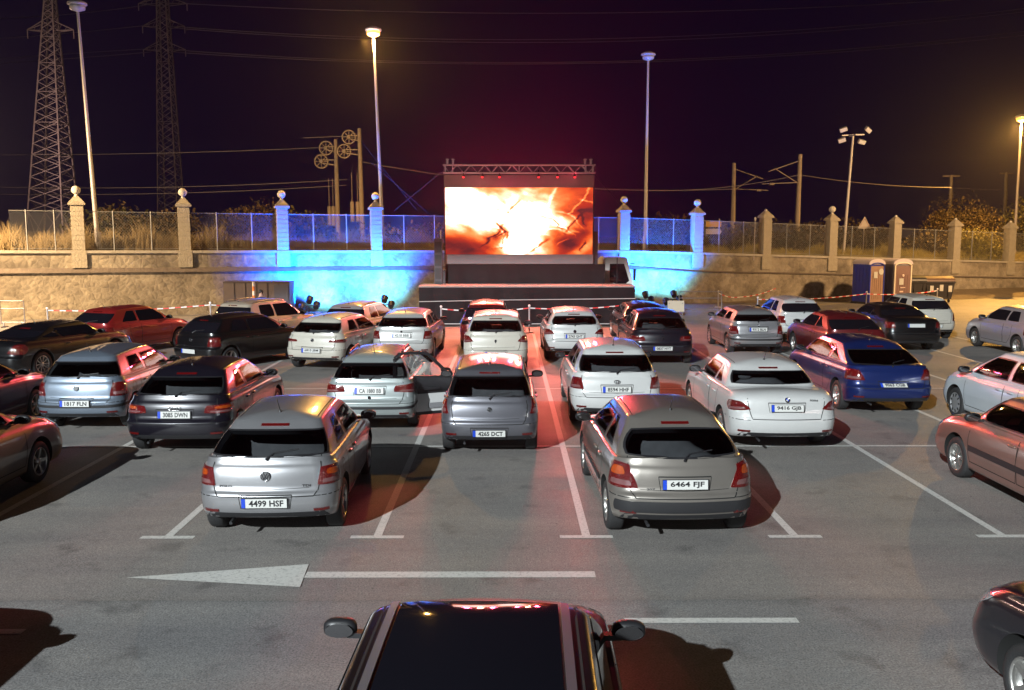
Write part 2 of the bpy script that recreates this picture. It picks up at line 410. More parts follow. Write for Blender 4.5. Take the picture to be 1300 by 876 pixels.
def bool_arches(bm, sh, mats, wins=None):
    me = bpy.data.meshes.new('body'); bm.to_mesh(me); bm.free()
    for m in mats: me.materials.append(m)
    o = bpy.data.objects.new('tmp_body', me); col.objects.link(o)
    cb = MB(); r = sh.wheel_r + .055
    for y in (sh.ax0, sh.ax0 + sh.wb):
        for sg in (1, -1):
            x0 = sg * (sh.W / 2 - .27); x1 = sg * (sh.W / 2 + .2)
            prof = [(0, min(x0, x1)), (r, min(x0, x1)), (r, max(x0, x1)), (0, max(x0, x1))]
            n = 40; vs = []
            for x in (min(x0, x1), max(x0, x1)):
                for i in range(n):
                    t = 2 * math.pi * i / n; vs.append((x, y + r * math.cos(t), sh.wheel_r + .012 + r * math.sin(t)))
            fs = [(i, (i + 1) % n, n + (i + 1) % n, n + i) for i in range(n)] + [tuple(range(n))[::-1], tuple(range(n, 2 * n))]
            cb.add(vs, fs, 0)
    cm = cb.mesh('cut', [UNDER]); bmm = bmesh.new(); bmm.from_mesh(cm); bmesh.ops.recalc_face_normals(bmm, faces=bmm.faces); bmm.to_mesh(cm); bmm.free()
    c = bpy.data.objects.new('tmp_cut', cm); col.objects.link(c)
    def run(steps, selfi=False):
        o.modifiers.clear()
        for q in steps:
            md = o.modifiers.new('b', 'BOOLEAN'); md.operation = 'DIFFERENCE'; md.object = q; md.solver = 'EXACT'; md.material_mode = 'TRANSFER'; md.use_self = selfi
        dg = bpy.context.evaluated_depsgraph_get(); dg.update()
        return bpy.data.meshes.new_from_object(o.evaluated_get(dg))
    ex = []; res = None; sh.hollow = False
    if wins:
        for k_, (sc_, sw) in enumerate(((1, 0), (1.003, 2))):
            qs = []
            for me_ in (cavity_mesh(sh, sc_), window_cutter(sh, wins, .05 + .003 * k_)):
                q = bpy.data.objects.new('tmp_q', me_); col.objects.link(q); qs.append(q); ex.append(q)
            res = run([qs[0], qs[1], c] if sw == 0 else [c, qs[0], qs[1]], sw == 2)
            if 5000 < len(res.polygons) < 9000: sh.hollow = True; break
    if not sh.hollow:
        if wins: print('BOOL FALLBACK', sh.L, sh.W)
        res = run([c])
    bpy.data.objects.remove(o); bpy.data.objects.remove(c)
    for q in ex: bpy.data.objects.remove(q)
    return res

_wheels = {}
def wheel_meshes(r, style):
    key = (r, style)
    if key in _wheels: return _wheels[key]
    w = .10; m = MB()
    prof = [(r*.66, -w), (r*.90, -w), (r*.97, -w*.85), (r, -w*.6), (r, w*.6), (r*.97, w*.85), (r*.90, w), (r*.70, w*1.02), (r*.66, w*.9), (r*.66, -w)]
    m.lathe(prof, 32, axis='X')
    tyre = m.mesh('wheel', [RUB])
    q = MB(); rr = r * .68
    q.lathe([(rr, -w*.5), (rr, w*.95), (rr*.93, w*1.0), (rr*.90, w*.75), (rr*.9, 0), (0.01, -w*.1)], 32, axis='X', mi=0)
    q.lathe([(rr*.86, w*.05), (rr*.02, w*.02)], 24, axis='X', mi=1)
    if style[0] == 's':     # spokes
        ns = int(style[1:])
        for i in range(ns):
            t = 2 * math.pi * i / ns; t2 = .55 / ns * 2
            def pp(rad, a, x): return (x, rad * math.cos(a), rad * math.sin(a))
            a0, a1 = t - t2, t + t2; b0, b1 = t - t2 * .55, t + t2 * .55
            vs = [pp(rr*.16, t - .9*math.pi/ns, w*.72), pp(rr*.16, t + .9*math.pi/ns, w*.72), pp(rr*.93, b1, w*.86), pp(rr*.93, b0, w*.86),
                  pp(rr*.16, t - .9*math.pi/ns, w*.35), pp(rr*.16, t + .9*math.pi/ns, w*.35), pp(rr*.93, b1, w*.5), pp(rr*.93, b0, w*.5)]
            q.add(vs, [(0, 1, 2, 3), (4, 7, 6, 5), (1, 5, 6, 2), (0, 3, 7, 4)], 0)
        q.lathe([(rr*.24, w*.3), (rr*.24, w*.76), (rr*.2, w*.84), (0.005, w*.84)], 20, axis='X', mi=0)
        ms = [ALLOY, UNDER]
    else:                   # hubcap with slots
        q.lathe([(rr*.93, w*.8), (rr*.7, w*.98), (rr*.3, w*.92), (.005, w*.98)], 32, axis='X', mi=0)
        for i in range(9):
            t = 2 * math.pi * i / 9
            c = Vector((w*.97, rr*.74*math.cos(t), rr*.74*math.sin(t)))
            q.box(c, (.012, rr*.13, rr*.26), 1, Matrix.Rotation(t + math.pi/2, 3, 'X'))
        ms = [HUBC, UNDER]
    rim = q.mesh('rim', ms)
    _wheels[key] = (tyre, rim); return _wheels[key]

_fontcache = {}
def text_mesh(txt, h, wid=None):
    key = (txt, h, wid)
    if key in _fontcache: return _fontcache[key]
    cu = bpy.data.curves.new('t', 'FONT'); cu.body = txt; cu.size = h * 1.4; cu.align_x = 'CENTER'; cu.align_y = 'CENTER'; cu.extrude = .0015; cu.offset = h * .035; cu.resolution_u = 2
    o = bpy.data.objects.new('t', cu); col.objects.link(o); dg = bpy.context.evaluated_depsgraph_get(); dg.update()
    me = bpy.data.meshes.new_from_object(o.evaluated_get(dg)); bpy.data.objects.remove(o)
    co = np.zeros(len(me.vertices) * 3); me.vertices.foreach_get('co', co); co = co.reshape(-1, 3)
    if wid:
        cw = co[:, 0].max() - co[:, 0].min(); co[:, 0] *= wid / cw
    ch = co[:, 1].max() - co[:, 1].min(); co[:, 1] = (co[:, 1] - (co[:, 1].max() + co[:, 1].min()) / 2) * h / ch; co[:, 0] -= (co[:, 0].max() + co[:, 0].min()) / 2
    me.vertices.foreach_set('co', co.ravel()); me.update()
    me.materials.clear(); me.materials.append(INK)
    _fontcache[key] = me; return me

def surf_frame(sh, x, z, vmin=0, off=.01):
    S = sh.inv('R', x, z, vmin); p = Vector(sh.P(S, z, 0, vmin)); q = Vector(sh.P(S, z, .05, vmin)); n = (q - p).normalized()
    # local X right (as seen from behind), local Y up along the surface, local Z out
    X = Vector((1, 0, 0)); X = (X - n * X.dot(n)).normalized(); Y = n.cross(X).normalized()
    M = Matrix((X, Y, n)).transposed().to_4x4(); M.translation = p + n * off
    return M

def emblem(kind, M, parent, r=.055):
    m = MB(); mats = [CHROME, BLACK, PBLUE, PLATE]
    if kind in ('vw', 'bmw', 'disc', 'fiat'):
        m.lathe([(r, -.008), (r, .006), (r*.86, .008), (r*.84, .003)], 24, mi=0)
        m.lathe([(r*.85, .002), (0.001, .003)], 24, mi=1 if kind != 'disc' else 0)
        if kind == 'vw':
            for a, b in (((-.42, .62), (-.02, -.02)), ((.42, .62), (.02, -.02)), ((-.66, .3), (-.3, -.68)), ((.66, .3), (.3, -.68)), ((-.3, -.68), (0, -.05)), ((.3, -.68), (0, -.05))):
                m.bar((a[0]*r, a[1]*r, .007), (b[0]*r, b[1]*r, .007), r*.15, .004, 0)
        elif kind == 'bmw':
            for q in range(4):
                vs = [(0, 0, .006)] + [(r*.6*math.cos((q + t/4)*math.pi/2), r*.6*math.sin((q + t/4)*math.pi/2), .006) for t in range(5)]
                m.add(vs, [(0, i, i+1) for i in range(1, 5)], 3 if q % 2 == 0 else 2)
        elif kind == 'fiat':
            m.lathe([(r*.7, .006), (r*.62, .01), (.001, .01)], 20, mi=1)
            for q in (-.3, 0, .3): m.bar((q*r - .1*r, -.35*r, .011), (q*r + .1*r, .35*r, .011), r*.1, .004, 0)
    elif kind == 'oval':
        for a, b in ((1.0, .66), (.38, .62), (.9, .3)):
            n = 22; pts = [(r*1.2*a*math.cos(2*math.pi*i/n), r*b*math.sin(2*math.pi*i/n) + (0 if b > .5 else r*.2), .006) for i in range(n+1)]
            m.poly(pts, r*.09, 4)
    elif kind == 'rings':
        for q in (-1.5, -.5, .5, 1.5):
            pts = [(q*r*.95 + r*.6*math.cos(2*math.pi*i/16), r*.6*math.sin(2*math.pi*i/16), .006) for i in range(17)]
            m.poly(pts, r*.1, 4)
    elif kind == 'diamond':
        for a, b in (((0, 1.1), (.8, 0)), ((.8, 0), (0, -1.1)), ((0, -1.1), (-.8, 0)), ((-.8, 0), (0, 1.1))):
            m.bar((a[0]*r, a[1]*r, .006), (b[0]*r, b[1]*r, .006), r*.32, .01, 0)
    elif kind == 'script':   # slanted double bar
        for k in (-.35, .05, .45):
            m.bar((-.75*r, (k - .12)*r, .006), (.7*r, (k + .12)*r, .006), r*.2, .008, 0)
        m.bar((-.75*r, -.45*r, .006), (-.5*r, .1*r, .006), r*.2, .008, 0); m.bar((.7*r, .55*r, .006), (.45*r, 0, .006), r*.2, .008, 0)
    else:                    # shield with upright beast, simplified outline
        m.add([(-.5*r, .9*r, .005), (.5*r, .9*r, .005), (.55*r, -.1*r, .005), (0, -1*r, .005), (-.55*r, -.1*r, .005)], [(0, 4, 3, 2, 1)], 0)
        m.bar((-.2*r, -.5*r, .007), (.2*r, .5*r, .007), r*.2, .003, 1); m.bar((-.3*r, .3*r, .007), (.3*r, .1*r, .007), r*.15, .003, 1)
    o = m.build('emblem', mats, parent); o.matrix_parent_inverse = Matrix(); o.matrix_basis = M
    return o

def make_car(name, label, cat, color, rear, heading, plate=None, wheel='s5', detail=2, lights='block', glass=None, pz=.70, badge=None, badges=(), rails=False, door_open=False,
             lampz=None, bumper='body', sunroof=False, wiper=True, kind='hatch', group='cars parked facing the big screen', seat=True, extra=None, brk=True, mirror_dark=True, pants='body', **dims):
    sh = CarShape(**dims); W2 = sh.W / 2; L = sh.L; H = sh.H; zb = sh.zb
    cen = Vector((0, L / 2, 0))
    phi = -R(heading)
    Rm = Matrix.Rotation(phi, 3, 'Z')
    rearp = Vector(rear)
    root = thing(name, label, cat, rearp + Rm @ cen, phi, group)
    def fix(o): o.location = (0, -L / 2, 0); return o
    # ---- body
    interior = detail >= 2 or dims.get('inside')
    wins = []
    class _W: pass
    zt = lambda y: float(sh.ze(y))
    gb = zb + sh.rise + .015
    B1 = sh.rb + (sh.wt - sh.rb) * .52 if kind != 'coupe' else sh.rb + (sh.wt - sh.rb) * .30
    B1 = max(B1, sh.ax0 + .75)
    rg = dims.get('rg', (.80, .70))
    zr0 = float(sh.colm(0)[90][2]) + .02 if kind == 'sedan' or kind == 'coupe' else zb + sh.rise + .03 + dims.get('rgz', 0)
    zr1 = zt(sh.rt) - .075
    zw0 = float(sh.colm(5)[90][2]) + .015
    RW = ([('R', -W2 * rg[0], zr0), ('R', W2 * rg[0], zr0), ('R', W2 * rg[1], zr1), ('R', -W2 * rg[1], zr1)], 14, 6, dims.get('rgk', .22), 8.0 if kind in ('sedan', 'coupe') else 6, False)
    FW = ([('F', W2 * .78, zw0), ('F', -W2 * .78, zw0), ('F', -W2 * .66, zt(sh.wt) - .04), ('F', W2 * .66, zt(sh.wt) - .04)], 12, 5, .12, 8.6, False)
    zg0 = gb + .01; zg1 = zt((sh.rt + sh.wt) / 2) - .075
    yr_b = sh.rb + (.30 if kind == 'wagon' else .40 if kind == 'sedan' else .42); yr_t = sh.rt + (.22 if kind == 'wagon' else .33 if kind == 'sedan' else .30)
    yw0 = sh.yc - .42; yw1 = sh.wt - .06
    def SW_(a, b_, c_, d, z0a, z0b, z1a=None): return ([('S', a, z0a), ('S', b_, z0b), ('S', c_, zg1), ('S', d, z1a or zg1)], 8, 5, .16, 8.6, True)
    SWs = [SW_(B1 + .045, yw0, yw1, B1 + .02, zg0 - .015, zg0 - .03)]
    if kind == 'coupe' or dims.get('threedoor'): SWs.append(SW_(yr_b + .05, B1 - .03, B1 - .05, yr_t + .1, zg0 + .04, zg0))
    else:
        q0 = yr_b + (.32 if kind == 'wagon' else .20 if kind == 'hatch' else .12)
        SWs.append(SW_(q0, B1 - .03, B1 - .055, max(yr_t + .14, q0 - .12), zg0 + .005, zg0))
        if kind == 'wagon': SWs.append(SW_(yr_b + .02, q0 - .05, max(yr_t + .14, q0 - .12) - .05, yr_t, zg0 + .03, zg0 + .01, zg1 - .02))
    me = bool_arches(sh.shell(), sh, [color], [RW, FW] + SWs if interior else None)
    interior = sh.hollow
    names = [m.name for m in me.materials]
    bo = new_obj('body', me, root); fix(bo)
    from mathutils.bvhtree import BVHTree
    bm = bmesh.new(); bm.from_mesh(me); bvh = BVHTree.FromBMesh(bm); 
    # join detail strips (panel gaps, sill, bumper inserts) into the body mesh
    dm = MB()
    yb = lambda t: t
    gb = zb + sh.rise + .015              # bottom of the side glass at the rear
    B1 = sh.rb + (sh.wt - sh.rb) * .52 if kind != 'coupe' else sh.rb + (sh.wt - sh.rb) * .30   # B pillar
    B1 = max(B1, sh.ax0 + .75)
    F1 = min(sh.yc - .12, sh.ax0 + sh.wb - .42)
    if detail >= 1:
        doors = [(B1, F1)] if kind == 'coupe' or dims.get('threedoor') else [(sh.ax0 + .33, B1 + .02), (B1 + .05, F1)]
        if dims.get('threedoor'): doors = [(B1 - .1, F1)]
        for a, b in doors:
            sh.strip(dm, [('S', a + (.22 if a < sh.ax0 + .4 else 0), .34), ('S', a, .62), ('S', a + .01, zb - .02)], .012, mi=0, mirror=True)
            sh.strip(dm, [('S', b, .34), ('S', b + .02, zb - .06)], .012, mi=0, mirror=True)
            sh.strip(dm, [('S', a + .22 if a < sh.ax0 + .4 else a, .34), ('S', b, .34)], .012, mi=0, mirror=True)
        # tailgate outline and bumper joint
        tz = .2 + (zb - .2) * .50
        if kind in ('hatch', 'wagon'):
            sh.strip(dm, [('R', -W2 * .74, gb + .02), ('R', -W2 * .72, tz + .06), ('R', -W2 * .66, tz), ('R', W2 * .66, tz), ('R', W2 * .72, tz + .06), ('R', W2 * .74, gb + .02)], .013, mi=0)
        else:
            sh.strip(dm, [('R', -W2 * .70, zb - .02), ('R', -W2 * .62, tz + .02), ('R', W2 * .62, tz + .02), ('R', W2 * .70, zb - .02)], .013, mi=0)
        sh.strip(dm, [('S', sh.ax0 - sh.wheel_r - .05, tz + .01), ('R', W2 * .66, tz + .005), ('R', -W2 * .66, tz + .005)][0:2], .010, mi=0, mirror=True)
        # sill / lower valance in dark plastic
        sh.patch(dm, [('R', -W2 * .86, .30), ('R', W2 * .86, .30), ('R', W2 * .80, .37), ('R', -W2 * .80, .37)], 12, 2, .004, .0, 1)
        if bumper == 'insert':
            sh.patch(dm, [('R', -W2 * .93, .40), ('R', W2 * .93, .40), ('R', W2 * .93, .53), ('R', -W2 * .93, .53)], 30, 6, .014, .10, 1)
        if bumper == 'strip':
            sh.strip(dm, [('S', .9, .52), ('R', W2 * .6, .50), ('R', 0, .50)], .05, .008, 1, True, n=8)
        if bumper == 'dark':
            sh.patch(dm, [('S', -.5, .34), ('S', -.5, .34), ('S', -.5, .56), ('S', -.5, .56)], 2, 2, .004, 0, 1)
            S0 = sh.inv('S', sh.ax0 - sh.wheel_r - .06, .45)
            sh.patch(dm, [('s', -S0, .33), ('s', S0, .33), ('s', S0, .56), ('s', -S0, .56)], 26, 3, .006, 0, 1)
        if dims.get('sidestrip'):
            sh.patch(dm, [('S', sh.ax0 + .42, .50), ('S', F1 + .02, .50), ('S', F1 + .02, .58), ('S', sh.ax0 + .42, .58)], 16, 1, .012, 0, 1, True)
    if detail >= 1:
        def top0(x, y):
            h_ = bvh.ray_cast(Vector((x, y, 3)), Vector((0, 0, -1))); return h_[0] if h_[0] else None
        xr_ = (W2 - .105 - sh.wr) * .90
        for sg in (1, -1):
            pts = [top0(sg * xr_, y) for y in np.linspace(sh.rt + .16, sh.wt - .12, 10)]; pts = [q for q in pts if q]
            for a, b_ in zip(pts[:-1], pts[1:]):
                dm.add([a + Vector((-.007, 0, .003)), a + Vector((.007, 0, .003)), b_ + Vector((.007, 0, .003)), b_ + Vector((-.007, 0, .003))], [(0, 1, 2, 3)], 0)
        fy = sh.ax0 + .02; fz = zb - .16; ring_ = [('S', fy + .085 * math.cos(q * math.pi / 5), fz + .085 * math.sin(q * math.pi / 5)) for q in range(11)]
        sh.strip(dm, ring_, .008, mi=0, n=2)
        if kind in ('hatch', 'wagon'): sh.strip(dm, [('R', -W2 * .60, tz + .09), ('R', 0, tz + .075), ('R', W2 * .60, tz + .09)], .006, mi=0)
        sh.strip(dm, [('R', -.31, pz + .085), ('R', .31, pz + .085)], .014, mi=0); sh.strip(dm, [('R', -.31, pz + .085), ('R', -.285, pz - .075)], .008, mi=0); sh.strip(dm, [('R', .31, pz + .085), ('R', .285, pz - .075)], .008, mi=0)
    m2 = dm.mesh('d', [SEAM, TRIM])
    bm2 = bmesh.new(); bm2.from_mesh(me)
    base = len(me.materials); me.materials.append(SEAM); me.materials.append(TRIM)
    tmp = bmesh.new(); tmp.from_mesh(m2)
    for f in tmp.faces: f.material_index += base
    t3 = bpy.data.meshes.new('x'); tmp.to_mesh(t3); tmp.free(); bm2.from_mesh(t3); bm2.to_mesh(me); bm2.free(); bpy.data.meshes.remove(t3)
    me.set_sharp_from_angle(angle=R(58))
    # ---- glazing
    g = glass or (SEEG if interior else GLASS)
    def part(nm, corners, nu, nv, off=.004, k=.3, mats=None, mirror=False, vmin=0, lab=None, skirt=.012):
        m = MB(); sh.patch(m, corners, nu, nv, off, k, 0, mirror, vmin, skirt); o = m.build(nm, mats or g, root); fix(o)
        return o
    def window(nm, w, sg=1):
        corners, nu, nv, k, vmin, _ = w; m = MB()
        if not interior: sh.patch(m, corners, nu, nv, .005, k, 0, False, vmin, .01)
        else:
            C = [(sh.inv(a, b_, z, vmin), z) for a, b_, z in corners]
            us = [-1, -.93] + list(np.linspace(-.93, .93, nu))[1:-1] + [.93, 1]; vv_ = [-1, -.875] + list(np.linspace(-.875, .875, nv))[1:-1] + [.875, 1]; vs = []
            for v in vv_:
                for u in us:
                    a_ = u * math.sqrt(1 - k * v * v / 2); b__ = v * math.sqrt(1 - k * u * u / 2); a_ = (a_ + 1) / 2; b__ = (b__ + 1) / 2
                    wt_ = [(1-a_)*(1-b__), a_*(1-b__), a_*b__, (1-a_)*b__]; vs.append(sh.P(sum(q * cc[0] for q, cc in zip(wt_, C)), sum(q * cc[1] for q, cc in zip(wt_, C)), .005, vmin))
            n = len(us); NV = len(vv_)
            for jj in range(NV - 1):
                for ii in range(n - 1):
                    edge = ii in (0, n - 2) or jj in (0, NV - 2); m.f.append((jj*n+ii, jj*n+ii+1, (jj+1)*n+ii+1, (jj+1)*n+ii)); m.mi.append(1 if edge else 0); m.sm.append(True)
            m.v = [tuple(q) for q in vs]
        if sg < 0: m.v = [(-x, y, z) for x, y, z in m.v]; m.f = [f[::-1] for f in m.f]
        return fix(m.build(nm, [g, BLACK], root))
    window('rear_window', RW); window('windshield', FW)
    for sg in (1, -1):
        for w in SWs: window('side_window', w, sg)
    if interior:
        yf_ = sh.yc - 1.05; zs_ = .62
        def seatback(nm, xs, y, w, hz_, heads):
            m = MB(); m.sphere((xs, y, hz_ - .28), .34, 14, 10, 0, (w / .68, .20, .95), .55); m.build
            for hx in heads: m.sphere((hx, y - .03, hz_ + .10), .11, 12, 8, 0, (1.15, .42, .8), .7); m.tube((hx - .04, y, hz_ - .02), (hx - .04, y, hz_ + .06), .01); m.tube((hx + .04, y, hz_ - .02), (hx + .04, y, hz_ + .06), .01)
            fix(m.build(nm, SEATF, root))
        top_ = min(H - .30, 1.13)
        seatback('front_seat', -.36, yf_, .50, top_, (-.36,)); seatback('front_seat', .36, yf_, .50, top_, (.36,))
        yrs = max(sh.rb + .55, yf_ - .95) if kind != 'sedan' else yf_ - .85
        seatback('rear_seat', 0, yrs, 1.22, top_ - .08, (-.38, .38))
        m = MB(); m.box((0, sh.yc - .30, zb - .08), (sh.W - .5, .42, .22)); m.box((0, sh.yc - .12, zb + .0), (sh.W - .55, .3, .06)); fix(m.build('dashboard', CABIN, root))
        m = MB(); c0_ = Vector((-.36, sh.yc - .58, zb + .02)); pts = [c0_ + Vector((.18 * math.cos(2*math.pi*q/18), -.06 * math.sin(2*math.pi*q/18), .165 * math.sin(2*math.pi*q/18))) for q in range(19)]
        m.poly(pts, .015, 6); m.bar(pts[0], pts[9], .04, .03); fix(m.build('steering_wheel', BLACK, root))
        m = MB(); m.sphere((0, sh.wt + .02, H - .17), .1, 10, 6, 0, (1.1, .25, .33), .8); fix(m.build('interior_mirror', BLACK, root))
    # ---- lamps
    lz = lampz or (.66, .90)
    Lm = {'block': ([('R', W2 * .70, lz[0]), ('S', .42, lz[0]), ('S', .40, lz[1]), ('R', W2 * .74, lz[1])], .18),
          'almond': ([('R', W2 * .62, lz[0] + .03), ('S', .52, lz[0] - .02), ('S', .55, lz[1]), ('R', W2 * .80, lz[1])], .35),
          'wide': ([('R', W2 * .52, lz[0] + .02), ('S', .46, lz[0]), ('S', .46, lz[1]), ('R', W2 * .56, lz[1] - .02)], .2),
          'lshape': ([('R', W2 * .60, lz[0]), ('S', .50, lz[0]), ('S', .44, lz[1] + .02), ('R', W2 * .72, lz[1])], .28),
          'tall': ([('R', W2 * .80, lz[0]), ('S', .38, lz[0]), ('S', .42, lz[1]), ('R', W2 * .82, lz[1])], .2)}[lights]
    for sg in (1, -1):
        m = MB(); cs = Lm[0]
        sh.patch(m, cs, 10, 5, .008, Lm[1], 0, False, 0, .02)
        if detail >= 2:      # clear and amber chambers in the lens
            C = [(sh.inv(a, b, z), z) for a, b, z in cs]
            def bil(u, v):
                a = [(1-u)*(1-v), u*(1-v), u*v, (1-u)*v]; return ('s', sum(w*c[0] for w, c in zip(a, C)), sum(w*c[1] for w, c in zip(a, C)))
            sh.patch(m, [bil(.15, .12), bil(.80, .12), bil(.80, .34), bil(.15, .34)], 6, 2, .012, .3, 2, False, 0, .006)
            sh.patch(m, [bil(.25, .55), bil(.88, .50), bil(.86, .84), bil(.28, .86)], 6, 3, .012, .5, 1 if dims.get('amber') else 0, False, 0, .006)
        if sg < 0: m.v = [(-x, y, z) for x, y, z in m.v]; m.f = [f[::-1] for f in m.f]
        fix(m.build('tail_light', [TAILR, TAILO, TAILW], root))
        m = MB(); zh = float(sh.zs(np.array(L - .35)))
        sh.patch(m, [('F', W2 * .92, zh - .17), ('F', W2 * .50, zh - .16), ('F', W2 * .55, zh - .05), ('S', L - .58, zh - .01)], 8, 3, .006, .3, 0, False, 0, .015)
        if sg < 0: m.v = [(-x, y, z) for x, y, z in m.v]; m.f = [f[::-1] for f in m.f]
        fix(m.build('headlight', HEADL, root))
    if brk and detail >= 1:
        z3 = zt(sh.rt) - .035
        part('brake_light', [('R', -.17, z3 - .012), ('R', .17, z3 - .012), ('R', .17, z3 + .012), ('R', -.17, z3 + .012)], 6, 1, .006, 0, TAILR, vmin=8.6)
    # grille
    part('grille', [('F', W2 * .42, .42), ('F', -W2 * .42, .42), ('F', -W2 * .40, .60), ('F', W2 * .40, .60)], 8, 2, .006, .1, BLACK)
    # ---- plate
    px_ = 0
    M = surf_frame(sh, px_, pz, 0, .014)
    pm = MB(); pm.box((0, 0, 0), (.54, .125, .012), 2); pm.box((.02, 0, .007), (.48, .11, .006), 0); pm.box((-.245, 0, .007), (.045, .11, .006), 1)
    po = pm.build('number_plate', [PLATE, PBLUE, BLACK], root); po.matrix_basis = Matrix.Translation((0, -L / 2, 0)) @ M
    if plate:
        to = new_obj('plate_lettering', text_mesh(plate, .078, .40), po); to.location = (.02, 0, .0115)
    if badge:
        kb, zz, rr = badge; MM = surf_frame(sh, 0, zz, 0, .006)
        e = emblem(kb, Matrix.Translation((0, -L / 2, 0)) @ MM @ Matrix.Translation((0, 0, .008)), root, rr)
    for txt, bx, bz, hh, ww in badges:
        MM = surf_frame(sh, bx, bz, 0, .006)
        o = new_obj('badge_lettering', text_mesh(txt, hh, ww), root); o.matrix_basis = Matrix.Translation((0, -L / 2, 0)) @ MM
    # ---- handles
    if detail >= 1:
        for sg in (1, -1):
            hs = [(B1 + .12)] if (kind == 'coupe' or dims.get('threedoor')) else [B1 + .14, sh.ax0 + .50]
            for hy in hs:
                S = sh.inv('S', hy + .05, zb - .11); p = sh.P(S, zb - .11, .012)
                m = MB(); m.sphere((p[0] * sg, p[1], p[2]), .1, 10, 6, 0, (.18, .95, .2), .8); fix(m.build('door_handle', color if pants == 'body' else BLACK, root))
    # ---- mirrors
    for sg in (1, -1):
        S = sh.inv('S', sh.yc - .42, gb); p = sh.P(S, gb - .01)
        m = MB(); c = Vector(((p[0] + .16) * sg, p[1] + .03, p[2] + .045))
        m.sphere(c, .088, 16, 12, 0, (1.28, .62, .74), .75)
        m.bar((p[0] * sg * .98, p[1] + .03, p[2]), (c.x - .05 * sg, c.y, c.z - .04), .07, .035, 1)
        mo = fix(m.build('wing_mirror', [BLACK if mirror_dark else color, BLACK], root))
        if detail >= 1:
            q = MB(); n = 18
            q.add([(c.x + 0.092 * math.cos(2*math.pi*i/n) * (1 - .12*math.sin(2*math.pi*i/n)), c.y - .057, c.z + .048 * math.sin(2*math.pi*i/n)) for i in range(n)], [tuple(range(n))], 0)
            q.add([(c.x + .092 * math.cos(2*math.pi*i/n), c.y - .045, c.z + .048 * math.sin(2*math.pi*i/n)) for i in range(n)], [tuple(range(n))[::-1]], 0)
            fix_o = q.build('mirror_glass', mat('mirror_silver', (.16, .16, .17), .06, 1.0), mo)
    # ---- wheels
    for y in (sh.ax0, sh.ax0 + sh.wb):
        S = sh.inv('S', min(max(y, .62), L - .7), .60); xs = float(sh.P(S, .60)[0])
        tm, rm = wheel_meshes(sh.wheel_r, wheel)
        for sg in (1, -1):
            w = new_obj('wheel', tm, root); w.location = (sg * (xs - .115), y - L / 2, sh.wheel_r)
            if sg < 0: w.rotation_euler = (0, 0, math.pi)
            new_obj('rim', rm, w)
    # ---- roof furniture, wiper, exhaust
    def top(x, y):
        h = bvh.ray_cast(Vector((x, y, 3)), Vector((0, 0, -1)))
        return h[0] if h[0] else Vector((x, y, H))
    if detail >= 1:
        m = MB(); a = top(0, sh.rt + .22); m.tube(a, a + Vector((0, 0, .03)), .02, .012, 6); m.tube(a + Vector((0, 0, .02)), a + Vector((0, -.16, .20)), .006, .003, 5); fix(m.build('antenna', BLACK, root))
    if wiper and detail >= 1 and kind in ('hatch', 'wagon'):
        p = [Vector(sh.P(sh.inv('R', x, z, 6), z, .02, 6)) for x, z in ((0, zr0 - .02), (.08, zr0 + .025), (.36, zr0 + .06))]
        m = MB(); m.tube(p[0], p[1], .018, .012, 6); m.poly(p[1:], .010, 5); fix(m.build('rear_wiper', BLACK, root))
    if detail >= 2:
        m = MB(); m.tube((-W2 * .5, -.0 + .06, .24), (-W2 * .5, .35, .26), .02, .02, 10); fix(m.build('exhaust_pipe', TRIM, root))
        for sg in (1, -1):
            m = MB(); sh.patch(m, [('R', W2 * .66, .385), ('R', W2 * .86, .385), ('R', W2 * .86, .415), ('R', W2 * .66, .415)], 5, 1, .012, 0, 0)
            if sg < 0: m.v = [(-x, y, z) for x, y, z in m.v]; m.f = [f[::-1] for f in m.f]
            fix(m.build('bumper_reflector', TAILR, root))
    if rails:
        for sg in (1, -1):
            m = MB(); xs = (W2 - .105 - sh.wr) * .96; ys = np.linspace(sh.rt + .22, sh.wt - .15, 9); pts = [top(sg * xs, y) + Vector((0, 0, .05)) for y in ys]
            pts[0].z -= .05; pts[-1].z -= .05
            m.poly(pts, .018, 6); fix(m.build('roof_rail', BLACK if rails == 'black' else ALLOY, root))
    if sunroof:
        m = MB(); ys = np.linspace(sh.rt + .02, sh.wt - .10, 14); xs = np.linspace(-.47, .47, 11); vs = [top(x, y) + Vector((0, 0, .008)) for y in ys for x in xs]
        n = len(xs); m.add(vs, [(j*n+i, j*n+i+1, (j+1)*n+i+1, (j+1)*n+i) for j in range(len(ys)-1) for i in range(n-1)], 0, True); fix(m.build('glass_roof', g, root))
        for sg in (1, -1):
            m = MB(); pts = [[top(sg * x, y) + Vector((0, 0, .02)) for x in (.485, .535)] for y in ys]
            vs = [p for q in pts for p in q]; m.add(vs, [(2*i, 2*i+1, 2*i+3, 2*i+2) for i in range(len(ys)-1)], 0, True)
            vs2 = [v - Vector((0, 0, .03)) for v in vs]
            m.add(vs + vs2, [(2*i, 2*i+2, 2*i+2+len(vs), 2*i+len(vs)) for i in range(len(ys)-1)] + [(2*i+1, 2*i+3, 2*i+3+len(vs), 2*i+1+len(vs)) for i in range(len(ys)-1)], 0)
            fix(m.build('roof_rail', mat('satin_rail', (.22, .22, .24), .35, .7), root))
    bm.free()
    root['_y'] = rearp.y
    if extra: extra(root, sh, fix)
    del root['_y']
    return root, sh
